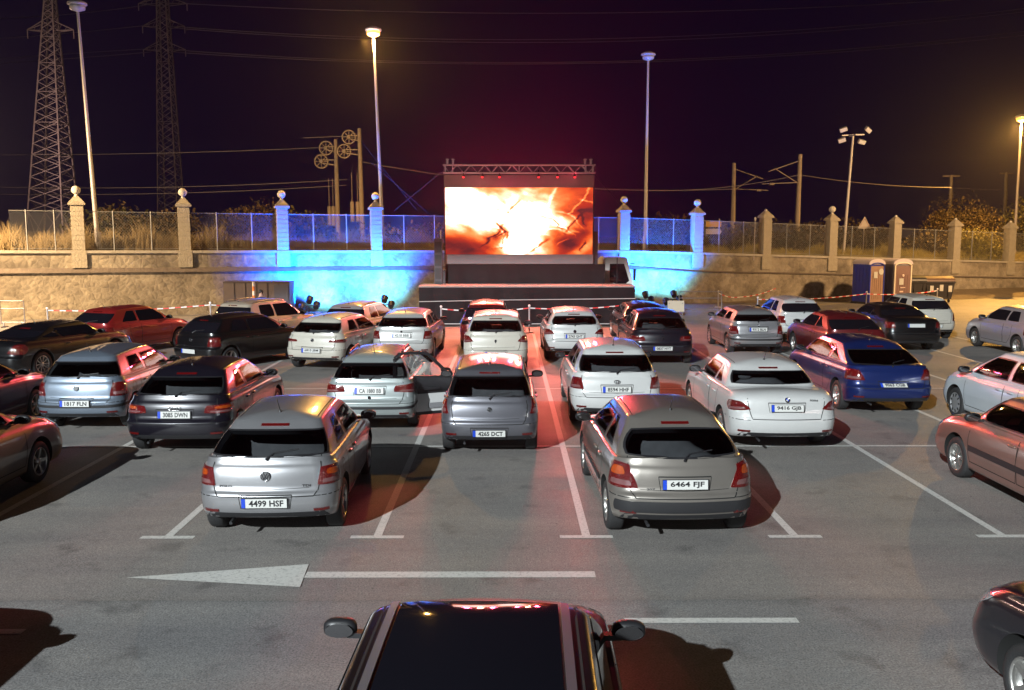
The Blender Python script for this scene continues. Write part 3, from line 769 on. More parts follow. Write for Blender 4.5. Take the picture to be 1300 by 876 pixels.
# ------------------------------------------------------------------ ground
def asphalt():
    m = bpy.data.materials.new('asphalt'); m.use_nodes = True; n = m.node_tree.nodes; l = m.node_tree.links; b = n['Principled BSDF']
    t = n.new('ShaderNodeTexCoord')
    def noise(sc, det=8, rough=.6, vec=None):
        q = n.new('ShaderNodeTexNoise'); q.inputs['Scale'].default_value = sc; q.inputs['Detail'].default_value = det; q.inputs['Roughness'].default_value = rough
        l.new(vec or t.outputs['Object'], q.inputs['Vector']); return q.outputs['Fac']
    def ramp(fac, stops):
        r = n.new('ShaderNodeValToRGB'); l.new(fac, r.inputs[0])
        while len(r.color_ramp.elements) < len(stops): r.color_ramp.elements.new(.5)
        for e, (p, c) in zip(r.color_ramp.elements, stops): e.position = p; e.color = (*c, 1)
        return r.outputs[0]
    def mult(a, b_, f=1):
        x = n.new('ShaderNodeMix'); x.data_type = 'RGBA'; x.blend_type = 'MULTIPLY'; x.inputs[0].default_value = f; l.new(a, x.inputs[6]); l.new(b_, x.inputs[7]); return x.outputs[2]
    base = ramp(noise(.35, 9, .65), [(.3, (.150, .147, .146)), (.55, (.185, .179, .174)), (.72, (.215, .204, .192))])
    mp = n.new('ShaderNodeMapping'); mp.inputs['Scale'].default_value = (.12, 1.1, 1); l.new(t.outputs['Object'], mp.inputs['Vector'])
    streak = ramp(noise(1.0, 7, .6, mp.outputs[0]), [(.32, (.80, .80, .82)), (.6, (1.03, 1.02, 1.0))])
    grain = ramp(noise(55, 3, .7), [(.30, (.38, .38, .38)), (.50, (.98, .98, .98)), (.72, (1.6, 1.58, 1.55))])
    grain2 = ramp(noise(14, 5, .7), [(.3, (.82, .82, .82)), (.7, (1.14, 1.14, 1.14))])
    spots = ramp(noise(1.7, 4, .5), [(.60, (1, 1, 1)), (.72, (.66, .66, .67))]); spots2 = ramp(noise(.55, 7, .72), [(.58, (1, 1, 1)), (.70, (.80, .80, .81))])
    v = n.new('ShaderNodeTexVoronoi'); v.feature = 'F1'; v.inputs['Scale'].default_value = 1.4; l.new(t.outputs['Object'], v.inputs['Vector'])
    dots = ramp(v.outputs['Distance'], [(.018, (.25, .24, .22)), (.028, (1, 1, 1))])
    vw = n.new('ShaderNodeTexVoronoi'); vw.feature = 'DISTANCE_TO_EDGE'; vw.inputs['Scale'].default_value = .22
    wn_ = n.new('ShaderNodeTexNoise'); wn_.inputs['Scale'].default_value = 1.3; wn_.inputs['Detail'].default_value = 6; l.new(t.outputs['Object'], wn_.inputs['Vector'])
    ad = n.new('ShaderNodeMix'); ad.data_type = 'RGBA'; ad.blend_type = 'ADD'; ad.inputs[0].default_value = 1.2; l.new(t.outputs['Object'], ad.inputs[6]); l.new(wn_.outputs['Color'], ad.inputs[7]); l.new(ad.outputs[2], vw.inputs['Vector']); seam_ = n.new('ShaderNodeSeparateXYZ'); l.new(t.outputs['Object'], seam_.inputs[0]); sm_ = n.new('ShaderNodeMath'); sm_.operation = 'MULTIPLY_ADD'; l.new(wn_.outputs['Fac'], sm_.inputs[0]); sm_.inputs[1].default_value = .12; l.new(seam_.outputs['Y'], sm_.inputs[2]); s2_ = n.new('ShaderNodeMath'); s2_.operation = 'SUBTRACT'; l.new(sm_.outputs[0], s2_.inputs[0]); s2_.inputs[1].default_value = 8.72; s3_ = n.new('ShaderNodeMath'); s3_.operation = 'ABSOLUTE'; l.new(s2_.outputs[0], s3_.inputs[0])
    crack = ramp(vw.outputs['Distance'], [(.0015, (.45, .45, .45)), (.004, (1, 1, 1))])
    c = mult(base, streak); c = mult(c, grain); c = mult(c, grain2); c = mult(c, spots); c = mult(c, spots2); c = mult(c, dots); c = mult(c, crack, .22); c = mult(c, ramp(s3_.outputs[0], [(.0, (.80, .80, .80)), (.05, (.9, .9, .9)), (.16, (1, 1, 1))])); c = mult(c, ramp(s2_.outputs[0], [(.0, (.93, .95, .97)), (.02, (1.03, 1.0, .97))]))
    l.new(c, b.inputs['Base Color'])
    rr = n.new('ShaderNodeMapRange'); l.new(noise(.9, 5), rr.inputs[0]); rr.inputs[3].default_value = .50; rr.inputs[4].default_value = .80; l.new(rr.outputs[0], b.inputs['Roughness'])
    bp = n.new('ShaderNodeBump'); bp.inputs['Strength'].default_value = .35; bp.inputs['Distance'].default_value = .008; l.new(noise(70, 3), bp.inputs['Height']); l.new(bp.outputs[0], b.inputs['Normal'])
    return m
def sheet(name, pts, z, m):
    me = bpy.data.meshes.new(name); me.from_pydata([(x, y, z) for x, y in pts], [], [tuple(range(len(pts)))]); me.materials.append(m); return new_obj(name, me)
g = sheet('ground', [(-900, -120), (900, -120), (900, 1500), (-900, 1500)], -.02, mat('far_earth', (.05, .038, .026), .95, bump=.4, bscale=.6, vary=.4, vscale=.15)); tag(g, kind='structure')
ASPH = asphalt()
a = sheet('car_park', [(-60, -80), (75, -80), (75, 72), (-60, 72)], 0, ASPH); tag(a, kind='structure')

def worn_paint():
    m = bpy.data.materials.new('worn_marking'); m.use_nodes = True; n = m.node_tree.nodes; l = m.node_tree.links; b = n['Principled BSDF']
    t = n.new('ShaderNodeTexCoord'); q = n.new('ShaderNodeTexNoise'); q.inputs['Scale'].default_value = 26; q.inputs['Detail'].default_value = 8; q.inputs['Roughness'].default_value = .75; l.new(t.outputs['Object'], q.inputs['Vector'])
    r = n.new('ShaderNodeValToRGB'); l.new(q.outputs['Fac'], r.inputs[0])
    r.color_ramp.elements[0].position = .33; r.color_ramp.elements[0].color = (.22, .218, .21, 1); r.color_ramp.elements[1].position = .50; r.color_ramp.elements[1].color = (.46, .455, .43, 1)
    l.new(r.outputs[0], b.inputs['Base Color']); b.inputs['Roughness'].default_value = .6
    return m
WP = worn_paint(); mk = MB()
def rect(x0, x1, y0, y1, z=.004): mk.add([(x0, y0, z), (x1, y0, z), (x1, y1, z), (x0, y1, z)], [(0, 1, 2, 3)])
Y0 = gp(650, 680).y; Y1 = gp(650, 567).y
XB = gp(744, 680).x; BW = 2.522
for k in range(-6, 9):
    x = XB + BW * k
    rect(x - .05, x + .05, Y0, 33.5)
    rect(x - .32, x + .32, Y0 - .10, Y0)
rect(XB - BW * 6 + .0, XB + BW * 8, Y1 - .045, Y1 + .045, .008)
rect(XB - BW * 6 + .0, XB + BW * 8, 21.2, 21.28, .008)
p0 = gp(388, 730); p1 = gp(755, 727)
rect(p0.x, p1.x, p0.y - .085, p0.y + .085)
t0 = gp(160, 734); h1 = gp(392, 717); h2 = gp(381, 746)
mk.add([(t0.x, t0.y, .008), (h2.x, h2.y, .008), (h1.x, h1.y, .008)], [(0, 1, 2)])
q = gp(1013, 788); rect(1.1, q.x, q.y - .05, q.y + .06)
q = gp(30, 802); rect(-7, q.x, q.y - .05, q.y + .05)
tag(mk.build('road_markings', WP), kind='structure')

# ------------------------------------------------------------------ boundary wall
def stone_mat(name, c1, c2, mort, sc, bump=.6):
    m = bpy.data.materials.new(name); m.use_nodes = True; n = m.node_tree.nodes; l = m.node_tree.links; b = n['Principled BSDF']; b.inputs['Roughness'].default_value = .92
    t = n.new('ShaderNodeTexCoord')
    no = n.new('ShaderNodeTexNoise'); no.inputs['Scale'].default_value = 1.6; no.inputs['Detail'].default_value = 6; l.new(t.outputs['Object'], no.inputs['Vector'])
    ad = n.new('ShaderNodeMix'); ad.data_type = 'RGBA'; ad.blend_type = 'ADD'; ad.inputs[0].default_value = .35; l.new(t.outputs['Object'], ad.inputs[6]); l.new(no.outputs['Color'], ad.inputs[7])
    v = n.new('ShaderNodeTexVoronoi'); v.inputs['Scale'].default_value = sc; l.new(ad.outputs[2], v.inputs['Vector'])
    ve = n.new('ShaderNodeTexVoronoi'); ve.feature = 'DISTANCE_TO_EDGE'; ve.inputs['Scale'].default_value = sc; l.new(ad.outputs[2], ve.inputs['Vector'])
    r = n.new('ShaderNodeValToRGB'); l.new(v.outputs['Color'], r.inputs[0]); r.color_ramp.elements[0].color = (*c1, 1); r.color_ramp.elements[1].color = (*c2, 1); r.color_ramp.elements[0].position = .2; r.color_ramp.elements[1].position = .8
    e = n.new('ShaderNodeValToRGB'); l.new(ve.outputs['Distance'], e.inputs[0]); e.color_ramp.elements[0].position = .01; e.color_ramp.elements[1].position = .06; e.color_ramp.elements[0].color = (1, 1, 1, 1); e.color_ramp.elements[1].color = (0, 0, 0, 1)
    mx = n.new('ShaderNodeMix'); mx.data_type = 'RGBA'; l.new(e.outputs[0], mx.inputs[0]); l.new(r.outputs[0], mx.inputs[6]); mx.inputs[7].default_value = (*mort, 1)
    st = n.new('ShaderNodeTexNoise'); st.inputs['Scale'].default_value = .7; st.inputs['Detail'].default_value = 9; st.inputs['Roughness'].default_value = .7; l.new(t.outputs['Object'], st.inputs['Vector'])
    sr = n.new('ShaderNodeValToRGB'); l.new(st.outputs['Fac'], sr.inputs[0]); sr.color_ramp.elements[0].position = .35; sr.color_ramp.elements[0].color = (.5, .48, .47, 1); sr.color_ramp.elements[1].position = .6; sr.color_ramp.elements[1].color = (1.15, 1.13, 1.1, 1)
    mu = n.new('ShaderNodeMix'); mu.data_type = 'RGBA'; mu.blend_type = 'MULTIPLY'; mu.inputs[0].default_value = 1; l.new(mx.outputs[2], mu.inputs[6]); l.new(sr.outputs[0], mu.inputs[7]); l.new(mu.outputs[2], b.inputs['Base Color'])
    bp = n.new('ShaderNodeBump'); bp.inputs['Strength'].default_value = bump; bp.inputs['Distance'].default_value = .06
    s1 = n.new('ShaderNodeMath'); s1.operation = 'MULTIPLY_ADD'; l.new(ve.outputs['Distance'], s1.inputs[0]); s1.inputs[1].default_value = 2.5; l.new(st.outputs['Fac'], s1.inputs[2]); l.new(s1.outputs[0], bp.inputs['Height']); l.new(bp.outputs[0], b.inputs['Normal'])
    return m
RUBBLE = stone_mat('rubble_stone', (.25, .22, .18), (.36, .32, .26), (.33, .30, .25), 4.6, .2)
RENDER = stone_mat('old_render', (.27, .24, .20), (.36, .32, .26), (.33, .30, .25), 3.0, .3)
COPE = mat('coping_stone', (.42, .39, .34), .85, bump=.4, bscale=14, vary=.3, vscale=3)
LEDGE = mat('ledge_mortar', (.17, .14, .12), .9, bump=.6, bscale=8, vary=.3, vscale=3)
PILL = mat('pillar_stone', (.40, .36, .29), .88, bump=.5, bscale=12, vary=.25, vscale=4)
BALL = mat('finial_stone', (.62, .60, .56), .8, bump=.3, bscale=10, vary=.2)
# plan points of the wall face: x, y, top height
wpx = [(-430, 34.5), (0, 39.2), (98, 40.4), (233, 42), (358, 43.5), (477, 45), (586, 46.1), (692, 47.1), (792, 48.1), (885, 49), (972, 50.6), (1056, 52), (1137, 53.4), (1213, 54.8), (1283, 56.3), (1420, 59.5), (1600, 66)]
def gx(px, Y): return at(px, 320, Y).x
def ztop(px, Y):
    yp = 318 if px < 800 else 318 + (px - 800) * .028
    return at(px, yp, Y).z
WPTS = [(gx(p, Y), Y, ztop(p, Y), p) for p, Y in wpx]
def wallband(name, z0f, z1f, dy0, dy1, m, parent, thick=.5):
    mb = MB(); n = len(WPTS); vs = []
    for x, y, zt_, p in WPTS:
        z0 = z0f(zt_, p); z1 = z1f(zt_, p)
        vs += [(x, y + dy0, z0), (x, y + dy1, z1), (x, y + thick, z1), (x, y + thick, z0)]
    fs = []
    for i in range(n - 1):
        for k in range(4):
            a = 4*i + k; b = 4*i + (k+1) % 4; fs.append((a, b, b + 4, a + 4))
    mb.add(vs, [f[::-1] for f in fs]); mb.add([vs[0], vs[1], vs[2], vs[3]], [(0, 1, 2, 3)]); mb.add(vs[-4:], [(3, 2, 1, 0)])
    return mb.build(name, m, parent)
wallr = thing('boundary_wall', 'long old stone retaining wall with pale coping behind the screen and the parked cars', 'wall', (WPTS[5][0], WPTS[5][1], 0))
wi = Matrix.Translation(wallr.location).inverted()
def under(o, par):
    o.parent = par; o.matrix_parent_inverse = Matrix.Translation(par.location).inverted() if par.rotation_euler.z == 0 else par.matrix_basis.inverted(); return o
LZ = lambda zt_, p: zt_ - (.98 if p < 860 else 1.05)
under(wallband('lower_course', lambda z, p: -.1, LZ, -.12, 0, RUBBLE, None), wallr)
under(wallband('ledge', LZ, lambda z, p: LZ(z, p) + (.20 if p < 800 else .07), -.10, .02, LEDGE, None), wallr)
under(wallband('upper_course', lambda z, p: LZ(z, p) + (.20 if p < 800 else .07), lambda z, p: z - .12, .04, .04, RENDER, None), wallr)
under(wallband('coping', lambda z, p: z - .12, lambda z, p: z, -.05, -.05, COPE, None), wallr)

for i, (x, y, zt_, p) in enumerate(WPTS):
    if p < 0 or p == 0 or p > 1300: continue
    x0, y0 = WPTS[i-1][:2]; x1, y1 = WPTS[i+1][:2]; ang = math.atan2(y1 - y0, x1 - x0)
    ball = p not in (972, 1137, 1213, 1283)
    nm = {98: 'leftmost stone pillar with ball finial, beside the tall unlit lamp post', 233: 'stone pillar with ball finial just in front of the slimmer pylon', 358: 'ball topped pillar lit blue, left of the pair of railway wheel poles',
          477: 'ball topped pillar lit bright blue beside the lit street lamp left of the screen', 586: 'stone pillar hidden behind the left part of the big screen', 692: 'stone pillar hidden behind the middle of the big screen',
          792: 'ball topped pillar lit cyan, just right of the big screen', 885: 'ball topped pillar lit blue beside the yellow and white sign boards', 972: 'pyramid capped pillar right of the yellow and white sign boards',
          1056: 'ball topped pillar beside the leaning floodlight mast', 1137: 'pyramid capped pillar behind the portable toilets', 1213: 'pyramid capped pillar left of the yellow bush', 1283: 'pyramid capped pillar right of the yellow bush, at the lit street lamp'}[p]
    t = thing('stone_pillar', nm, 'pillar', (x, y + .2, LZ(zt_, p) + .2), ang, 'stone pillars along the wall')
    zb_ = zt_ - (LZ(zt_, p) + .2); H_ = 2.0 + zb_
    m = MB(); m.box((0, 0, zb_ / 2), (.62, .50, zb_ - .02)); m.box((0, 0, zb_ + 1.0), (.50, .46, 2.0))
    for k in range(9): m.box((0, 0, zb_ + .12 + k * .21), (.525, .485, .16))
    m.build('shaft', PILL, t)
    m = MB(); m.box((0, 0, H_ + .05), (.68, .62, .10)); m.box((0, 0, H_ + .13), (.60, .56, .06))
    b = .28; vs = [(-b, -b * .85, H_ + .16), (b, -b * .85, H_ + .16), (b, b * .85, H_ + .16), (-b, b * .85, H_ + .16), (-.09, -.09, H_ + .38), (.09, -.09, H_ + .38), (.09, .09, H_ + .38), (-.09, .09, H_ + .38)]
    m.add(vs, [(0, 1, 5, 4), (1, 2, 6, 5), (2, 3, 7, 6), (3, 0, 4, 7), (4, 5, 6, 7)])
    m.build('cap', PILL, t)
    m = MB()
    if ball: m.tube((0, 0, H_ + .38), (0, 0, H_ + .50), .08, .06, 10); m.sphere((0, 0, H_ + .65), .19, 16, 12)
    else: m.sphere((0, 0, H_ + .41), .085, 10, 6)
    m.build('finial', BALL, t)

# ------------------------------------------------------------------ chain link fence bays between pillars
WIRE = mat('galvanised_wire', (.30, .31, .33), .5, .4)
for i in range(1, len(WPTS) - 1):
    x0, y0, z0, p = WPTS[i]; x1, y1, z1, p2 = WPTS[i + 1]
    if p < 0 or p in (586,): continue
    a = Vector((x0, y0 + .25, z0)); b = Vector((x1, y1 + .25, z1)); d = b - a; L_ = d.length; u = d / L_
    H_ = 1.72
    lab = 'chain link fence between ' + {0: 'the frame edge and the first pillar', 98: 'the two leftmost ball pillars', 233: 'the pylon pillar and the blue pillar', 358: 'the two blue ball pillars left of the screen',
        477: 'the bright blue pillar and the screen', 692: 'the screen and the cyan pillar', 792: 'the cyan pillar and the signboard pillar', 885: 'the signboard pillar and the next one', 972: 'the pyramid pillar and the floodlight mast', 1056: 'the floodlight mast and the toilets', 1137: 'the two pillars right of the toilets',
        1213: 'the pillars either side of the yellow bush', 1283: 'the last pillar and the right frame edge', 1420: 'x'}[p]
    t = thing('chain_link_fence', lab, 'fence', a, math.atan2(d.y, d.x), 'chain link fence bays')
    sl = (z1 - z0) / L_
    m = MB(); s_ = .13; r_ = .004; k = -H_
    def W(xx, zz): return (xx, 0, zz + sl * xx)
    while k < L_:
        for dr in (1, -1):
            xa, xb = (k, k + H_); za, zb2 = (0, H_) if dr > 0 else (H_, 0)
            ca = max(xa, 0.3); cb_ = min(xb, L_ - .3)
            if cb_ > ca:
                fa = (ca - xa) / H_; fb = (cb_ - xa) / H_
                pa = Vector(W(ca, za + (zb2 - za) * fa)); pb = Vector(W(cb_, za + (zb2 - za) * fb)); m.bar(pa, pb, r_ * 2, r_ * 1.2)
        k += s_
    m.build('wire_mesh', WIRE, t)
    np_ = 2
    for q in range(1, np_ + 1):
        xx = L_ * q / (np_ + 1) + (.1 * (q - 1.5)); m = MB(); m.tube(W(xx, 0), W(xx, H_ + .05), .028, n=6); m.build('fence_post', WIRE, t)
    m = MB(); m.tube(W(.3, H_), W(L_ - .3, H_), .016, n=6); m.tube(W(.3, .08), W(L_ - .3, .08), .008, n=5); m.build('top_rail', WIRE, t)

# ------------------------------------------------------------------ raised land behind the wall
nv = []; nf = []; nx, ny = 80, 26
rng = np.random.RandomState(3)
def wline(x):
    for (xa, ya, za, _), (xb, yb, zb_, _) in zip(WPTS[:-1], WPTS[1:]):
        if xa <= x <= xb: f = (x - xa) / (xb - xa); return ya + (yb - ya) * f, za + (zb_ - za) * f
    return (WPTS[0][1], WPTS[0][2]) if x < WPTS[0][0] else (WPTS[-1][1], WPTS[-1][2])
def landz(x, dy):
    _, z = wline(x); return z - .12 + .25 * math.sin(x * .31 + dy * .2) * min(1, dy / 6) + min(dy, 60) * .006 + (.02 * min(dy, 60) if x > 25 else 0) * min(1, (x - 25) / 20 if x > 25 else 0)
for j in range(ny):
    dy = .42 + (j / (ny - 1)) ** 2.6 * 700
    for i in range(nx):
        x = -42 + i * (58 + 42 + 30) / (nx - 1); y, _ = wline(x); xs = x * (1 + dy / 60)
        nv.append((xs, y + dy, landz(x, dy)))
for j in range(ny - 1):
    for i in range(nx - 1): nf.append((j*nx+i, j*nx+i+1, (j+1)*nx+i+1, (j+1)*nx+i))
me = bpy.data.meshes.new('terrain'); me.from_pydata(nv, [], nf); me.materials.append(mat('dry_earth', (.14, .10, .06), .95, bump=.6, bscale=3, vary=.5, vscale=.8)); tag(new_obj('terrain', me), kind='structure')
# dirt verge at the foot of the wall on the right
m = MB(); vs = []; N = 40
for i in range(N):
    px = 900 + (1600 - 900) * i / (N - 1); Y = np.interp(px, [w[3] for w in WPTS], [w[1] for w in WPTS]); x = gx(px, Y); h = min(1, i / 18)
    wv = 1.6 * h + .5 * math.sin(i * .9) * h + .3
    vs += [(x, Y - wv - .5, .006), (x, Y - wv * .5, .006 + .22 * h), (x, Y - .02, .42 * h + .01)]
for i in range(N - 1):
    for k in range(2): m.f.append((3*i+k, 3*(i+1)+k, 3*(i+1)+k+1, 3*i+k+1)); m.mi.append(0); m.sm.append(True)
m.v = vs
tag(m.build('dirt_verge', mat('verge_dirt', (.20, .155, .10), .95, bump=.8, bscale=6, vary=.4, vscale=2)), kind='structure')

# ------------------------------------------------------------------ vegetation
LEAFD = mat('dry_leaf', (.075, .05, .028), .8, vary=.5, vscale=1.2)
LEAFG = mat('olive_leaf', (.075, .07, .03), .8, vary=.5, vscale=1.2)
LEAFY = mat('yellow_leaf', (.30, .25, .03), .7, vary=.35, vscale=2)
STEM = mat('twig', (.08, .06, .04), .9)
def bush(c, rx, ry, rz, n, m, label, leaf=.11, group='bushes behind the wall', name='bush'):
    t = thing(name, label, 'bush', c, 0, group)
    mb = MB(); rnd = random.Random(hash(label) % 9999 if False else sum(map(ord, label)) + int(c[0] * 10))
    lobes = [(rnd.uniform(-.55, .55) * rx, rnd.uniform(-.5, .5) * ry, rnd.uniform(.25, .75) * rz, rnd.uniform(.3, .6)) for _ in range(9)]
    for _ in range(n):
        lx, ly, lz, lr = rnd.choice(lobes); d = Vector((rnd.gauss(0, 1), rnd.gauss(0, 1), rnd.gauss(0, 1))).normalized() * (rnd.random() ** .4)
        p = Vector((lx + d.x * lr * rx, ly + d.y * lr * ry, max(.03, lz + d.z * lr * rz)))
        q = Matrix.Rotation(rnd.uniform(0, 6.3), 3, 'Z') @ Matrix.Rotation(rnd.uniform(-1.3, 1.3), 3, 'X'); s_ = leaf * rnd.uniform(.5, 1.4)
        mb.add([p + q @ Vector(v) * s_ for v in ((-.35, -.6, 0), (.35, -.5, .1), (.3, .6, 0), (-.3, .7, -.1))], [(0, 1, 2, 3)])
    mb.build('foliage', m, t)
    sm = MB()
    for lx, ly, lz, lr in lobes: sm.tube((lx * .2, ly * .2, -.1), (lx, ly, lz + rz * .15), .03, .008, 5)
    sm.build('stem', STEM, t)
def pb(px, dy, w, h, n, m, label, leaf=.11):
    Y = np.interp(px, [q[3] for q in WPTS], [q[1] for q in WPTS]) + dy; x = at(px, 310, Y).x
    xi = x / (1 + dy / 60); z = landz(xi, dy); bush((x, Y, z - .05), w, w * .7, h, n, m, label, leaf)
pb(300, 9, 3.4, 2.5, 4500, LEAFD, 'rounded dry bush behind the fence, left of the blue ball pillar', .10)
pb(195, 7, 2.7, 2.1, 2200, LEAFD, 'dry brown bush behind the fence beside the slim pylon foot', .15)
pb(150, 14, 3.5, 2.4, 1200, LEAFG, 'dark low bush behind the fence between the two pylons', .2)
pb(395, 12, 3.0, 2.2, 1300, LEAFG, 'dark bush behind the fence below the left wheel pole', .18)
pb(520, 7, 3.6, 1.6, 2000, LEAFD, 'bush behind the fence just left of the big screen', .14)
pb(845, 10, 3.2, 2.3, 2000, LEAFD, 'brown bush behind the fence between the two blue pillars right of the screen', .16)
pb(925, 8, 2.6, 1.9, 1600, LEAFD, 'dark bush behind the signboards and the railway mast', .15)
pb(1010, 7, 3.0, 2.0, 1800, LEAFD, 'wide dry bush left of the leaning floodlight mast', .15)
pb(1105, 7, 3.0, 2.0, 1800, LEAFD, 'dry bush around the triangular road sign', .15)
pb(1175, 9, 2.8, 1.7, 1500, LEAFD, 'dry bush above the black refuse bins', .15)
pb(1240, 2.2, 2.0, 1.75, 4500, LEAFY, 'bright yellow green bush behind the wall, between the last two pillars', .09)
pb(1245, 14, 5.0, 4.2, 9000, LEAFD, 'tall brown thicket behind the yellow bush', .11)
pb(1330, 12, 5.5, 5.2, 9000, LEAFG, 'tall dark thicket at the right edge beyond the lit street lamp', .12)
# reed grass
def grass(name, rng_, n, m, label, hmax):
    mb = MB(); rnd = random.Random(11)
    for _ in range(n):
        px = rnd.uniform(*rng_); dy = rnd.uniform(.5, 5.0); Y = np.interp(px, [q[3] for q in WPTS], [q[1] for q in WPTS]) + dy; x = at(px, 310, Y).x
        z = landz(x / (1 + dy / 60), dy); cl = .45 + .55 * (math.sin(px * .11) * math.sin(px * .037 + 1) * .5 + .5)
        h = rnd.uniform(.3, hmax) * cl; a = rnd.uniform(-.35, .35) * h; w = rnd.uniform(.008, .02)
        p0 = Vector((x, Y, z - .05)); p1 = p0 + Vector((a * .4, rnd.uniform(-.1, .1), h * .6)); p2 = p0 + Vector((a * 1.3, rnd.uniform(-.2, .2), h))
        wv = Vector((w, 0, 0))
        mb.add([p0 - wv, p0 + wv, p1 + wv * .8, p1 - wv * .8, p2], [(0, 1, 2, 3), (3, 2, 4)])
    tag(mb.build(name, m), label, 'grass', kind='stuff')
REED = mat('dry_grass', (.20, .145, .07), .85, vary=.4, vscale=.8)
grass('dry_grass', (-60, 560), 9000, REED, 'tall dry reed grass growing behind the fence on the left', 1.6)
grass('dry_grass', (890, 1400), 9000, mat('dry_grass_yellow', (.32, .26, .07), .85, vary=.4, vscale=.8), 'yellow dry grass growing behind the fence on the right', 1.0)

# ------------------------------------------------------------------ lamp posts
POST = mat('painted_post', (.50, .48, .50), .5, .2, vary=.15, vscale=.6)
GLOW = mat('sodium_lamp', (1, .8, .5), .3, emit=(1, .36, .03), estr=3.2)
def street_lamp(base, topp, label, lit, power=0, r=.11, aim=None, cone=172, color=ORANGE, glare=0, soft=.2, bl=1.0):
    t = thing('street_lamp', label, 'street lamp', base, 0, 'street lamps')
    b = Vector((0, 0, 0)); tp = Vector(topp) - Vector(base)
    m = MB(); m.tube(b - Vector((0, 0, .4)), tp, r, r * .5, 12); m.tube(b, b + Vector((0, 0, .9)), r * 1.35, r * 1.3, 12); m.build('pole', POST, t)
    m = MB(); m.lathe([(.06, -.12), (.16, -.05), (.42, .04), (.40, .13), (.16, .24), (.01, .26)], 18, tp); m.build('lamp_head', POST, t)
    m = MB(); m.lathe([(.01, -.02), (.34, -.04), (.32, -.22), (.01, -.34)], 16, tp + Vector((0, 0, .05))); m.build('lamp_bowl', GLOW if lit else mat('dull_bowl', (.5, .5, .5), .3), t)
    if lit:
        s_ = Vector(topp) + Vector((0, -.05, -.45)); (lamp('sodium_lamp_glare', 'POINT', s_ + Vector((0, -.1, -.1)), power * glare, color, None, .2) if glare else None); lamp('sodium_street_lamp', 'SPOT', s_, power, color, s_ + Vector(aim or (0, 0, -1)), soft, cone, bl)
def wz(px, dy):
    Y = np.interp(px, [q[3] for q in WPTS], [q[1] for q in WPTS]) + dy; x = at(px, 310, Y).x; return Vector((x, Y, landz(x / (1 + dy / 60), dy)))
b_ = wz(125, 1.2); street_lamp(b_, at(98, 7, b_.y), 'tall unlit street lamp behind the wall beside the leftmost pillar', False)
b_ = wz(487, 2.5); street_lamp(b_, at(474, 40, b_.y), 'lit orange street lamp left of the big screen', True, 9000, glare=.22)
b_ = wz(819, 5.0); street_lamp(b_, at(823, 71, b_.y), 'unlit street lamp right of the big screen', False)
b_ = wz(1288, 7.0); street_lamp(b_, at(1297, 150, b_.y), 'lit orange street lamp at the right edge behind the last pillar', True, 30000, aim=(-.2, -.25, -.9), glare=.05)
# a lit street lamp just outside the left of the frame
street_lamp(Vector((-26, 32.5, 0)), Vector((-26, 32.5, 9)), 'lit street lamp standing left of the parked cars', True, 40000, aim=(.35, .55, -.6), cone=140, color=(1, .66, .33), soft=.4, bl=1)
street_lamp(Vector((-64, 96, 2)), Vector((-64, 96, 14)), 'unseen lamp added to light the pylons, left of the wide one', True, 45000, aim=(1, .3, 0.1), cone=172, color=(1, .62, .5))  # made-up lamp outside the frame, added to brighten the pylons and wires
street_lamp(Vector((28, 39.5, 0)), Vector((28, 39.5, 9.5)), 'lit street lamp standing right of the parked cars', True, 20000, aim=(-.40, .85, -.35), cone=172, color=(1, .60, .27), soft=.5, bl=1)
# floodlight mast
base = gp(1066, 377); tp = at(1083, 172, base.y)
t = thing('floodlight_mast', 'leaning grey floodlight mast with four unlit floodlights in front of the wall', 'floodlight mast', base)
m = MB(); tl = tp - base; m.tube((0, 0, 0), tl, .10, .06, 12); m.box((0, 0, .02), (.4, .4, .04)); m.build('mast', POST, t)
m = MB(); m.bar(tl + Vector((-.65, 0, 0)), tl + Vector((.65, 0, .05)), .07); m.bar(tl + Vector((0, -.5, 0)), tl + Vector((0, .5, 0)), .07); m.build('crossarm', POST, t)
for dx, dy, dz, rx in ((-.65, -.2, .32, -.3), (.78, -.2, .30, .5), (-.75, -.3, -.30, -.3), (.45, -.2, -.38, .2)):
    m = MB(); m.box((0, 0, 0), (.42, .16, .24)); m.box((0, -.085, 0), (.38, .01, .20), 1); m.box((0, .1, 0), (.12, .1, .1))
    o = m.build('floodlight', [POST, mat('flood_glass', (.7, .72, .8), .2)], t); o.location = tl + Vector((dx, dy, dz)); o.rotation_euler = (.5, rx, rx)

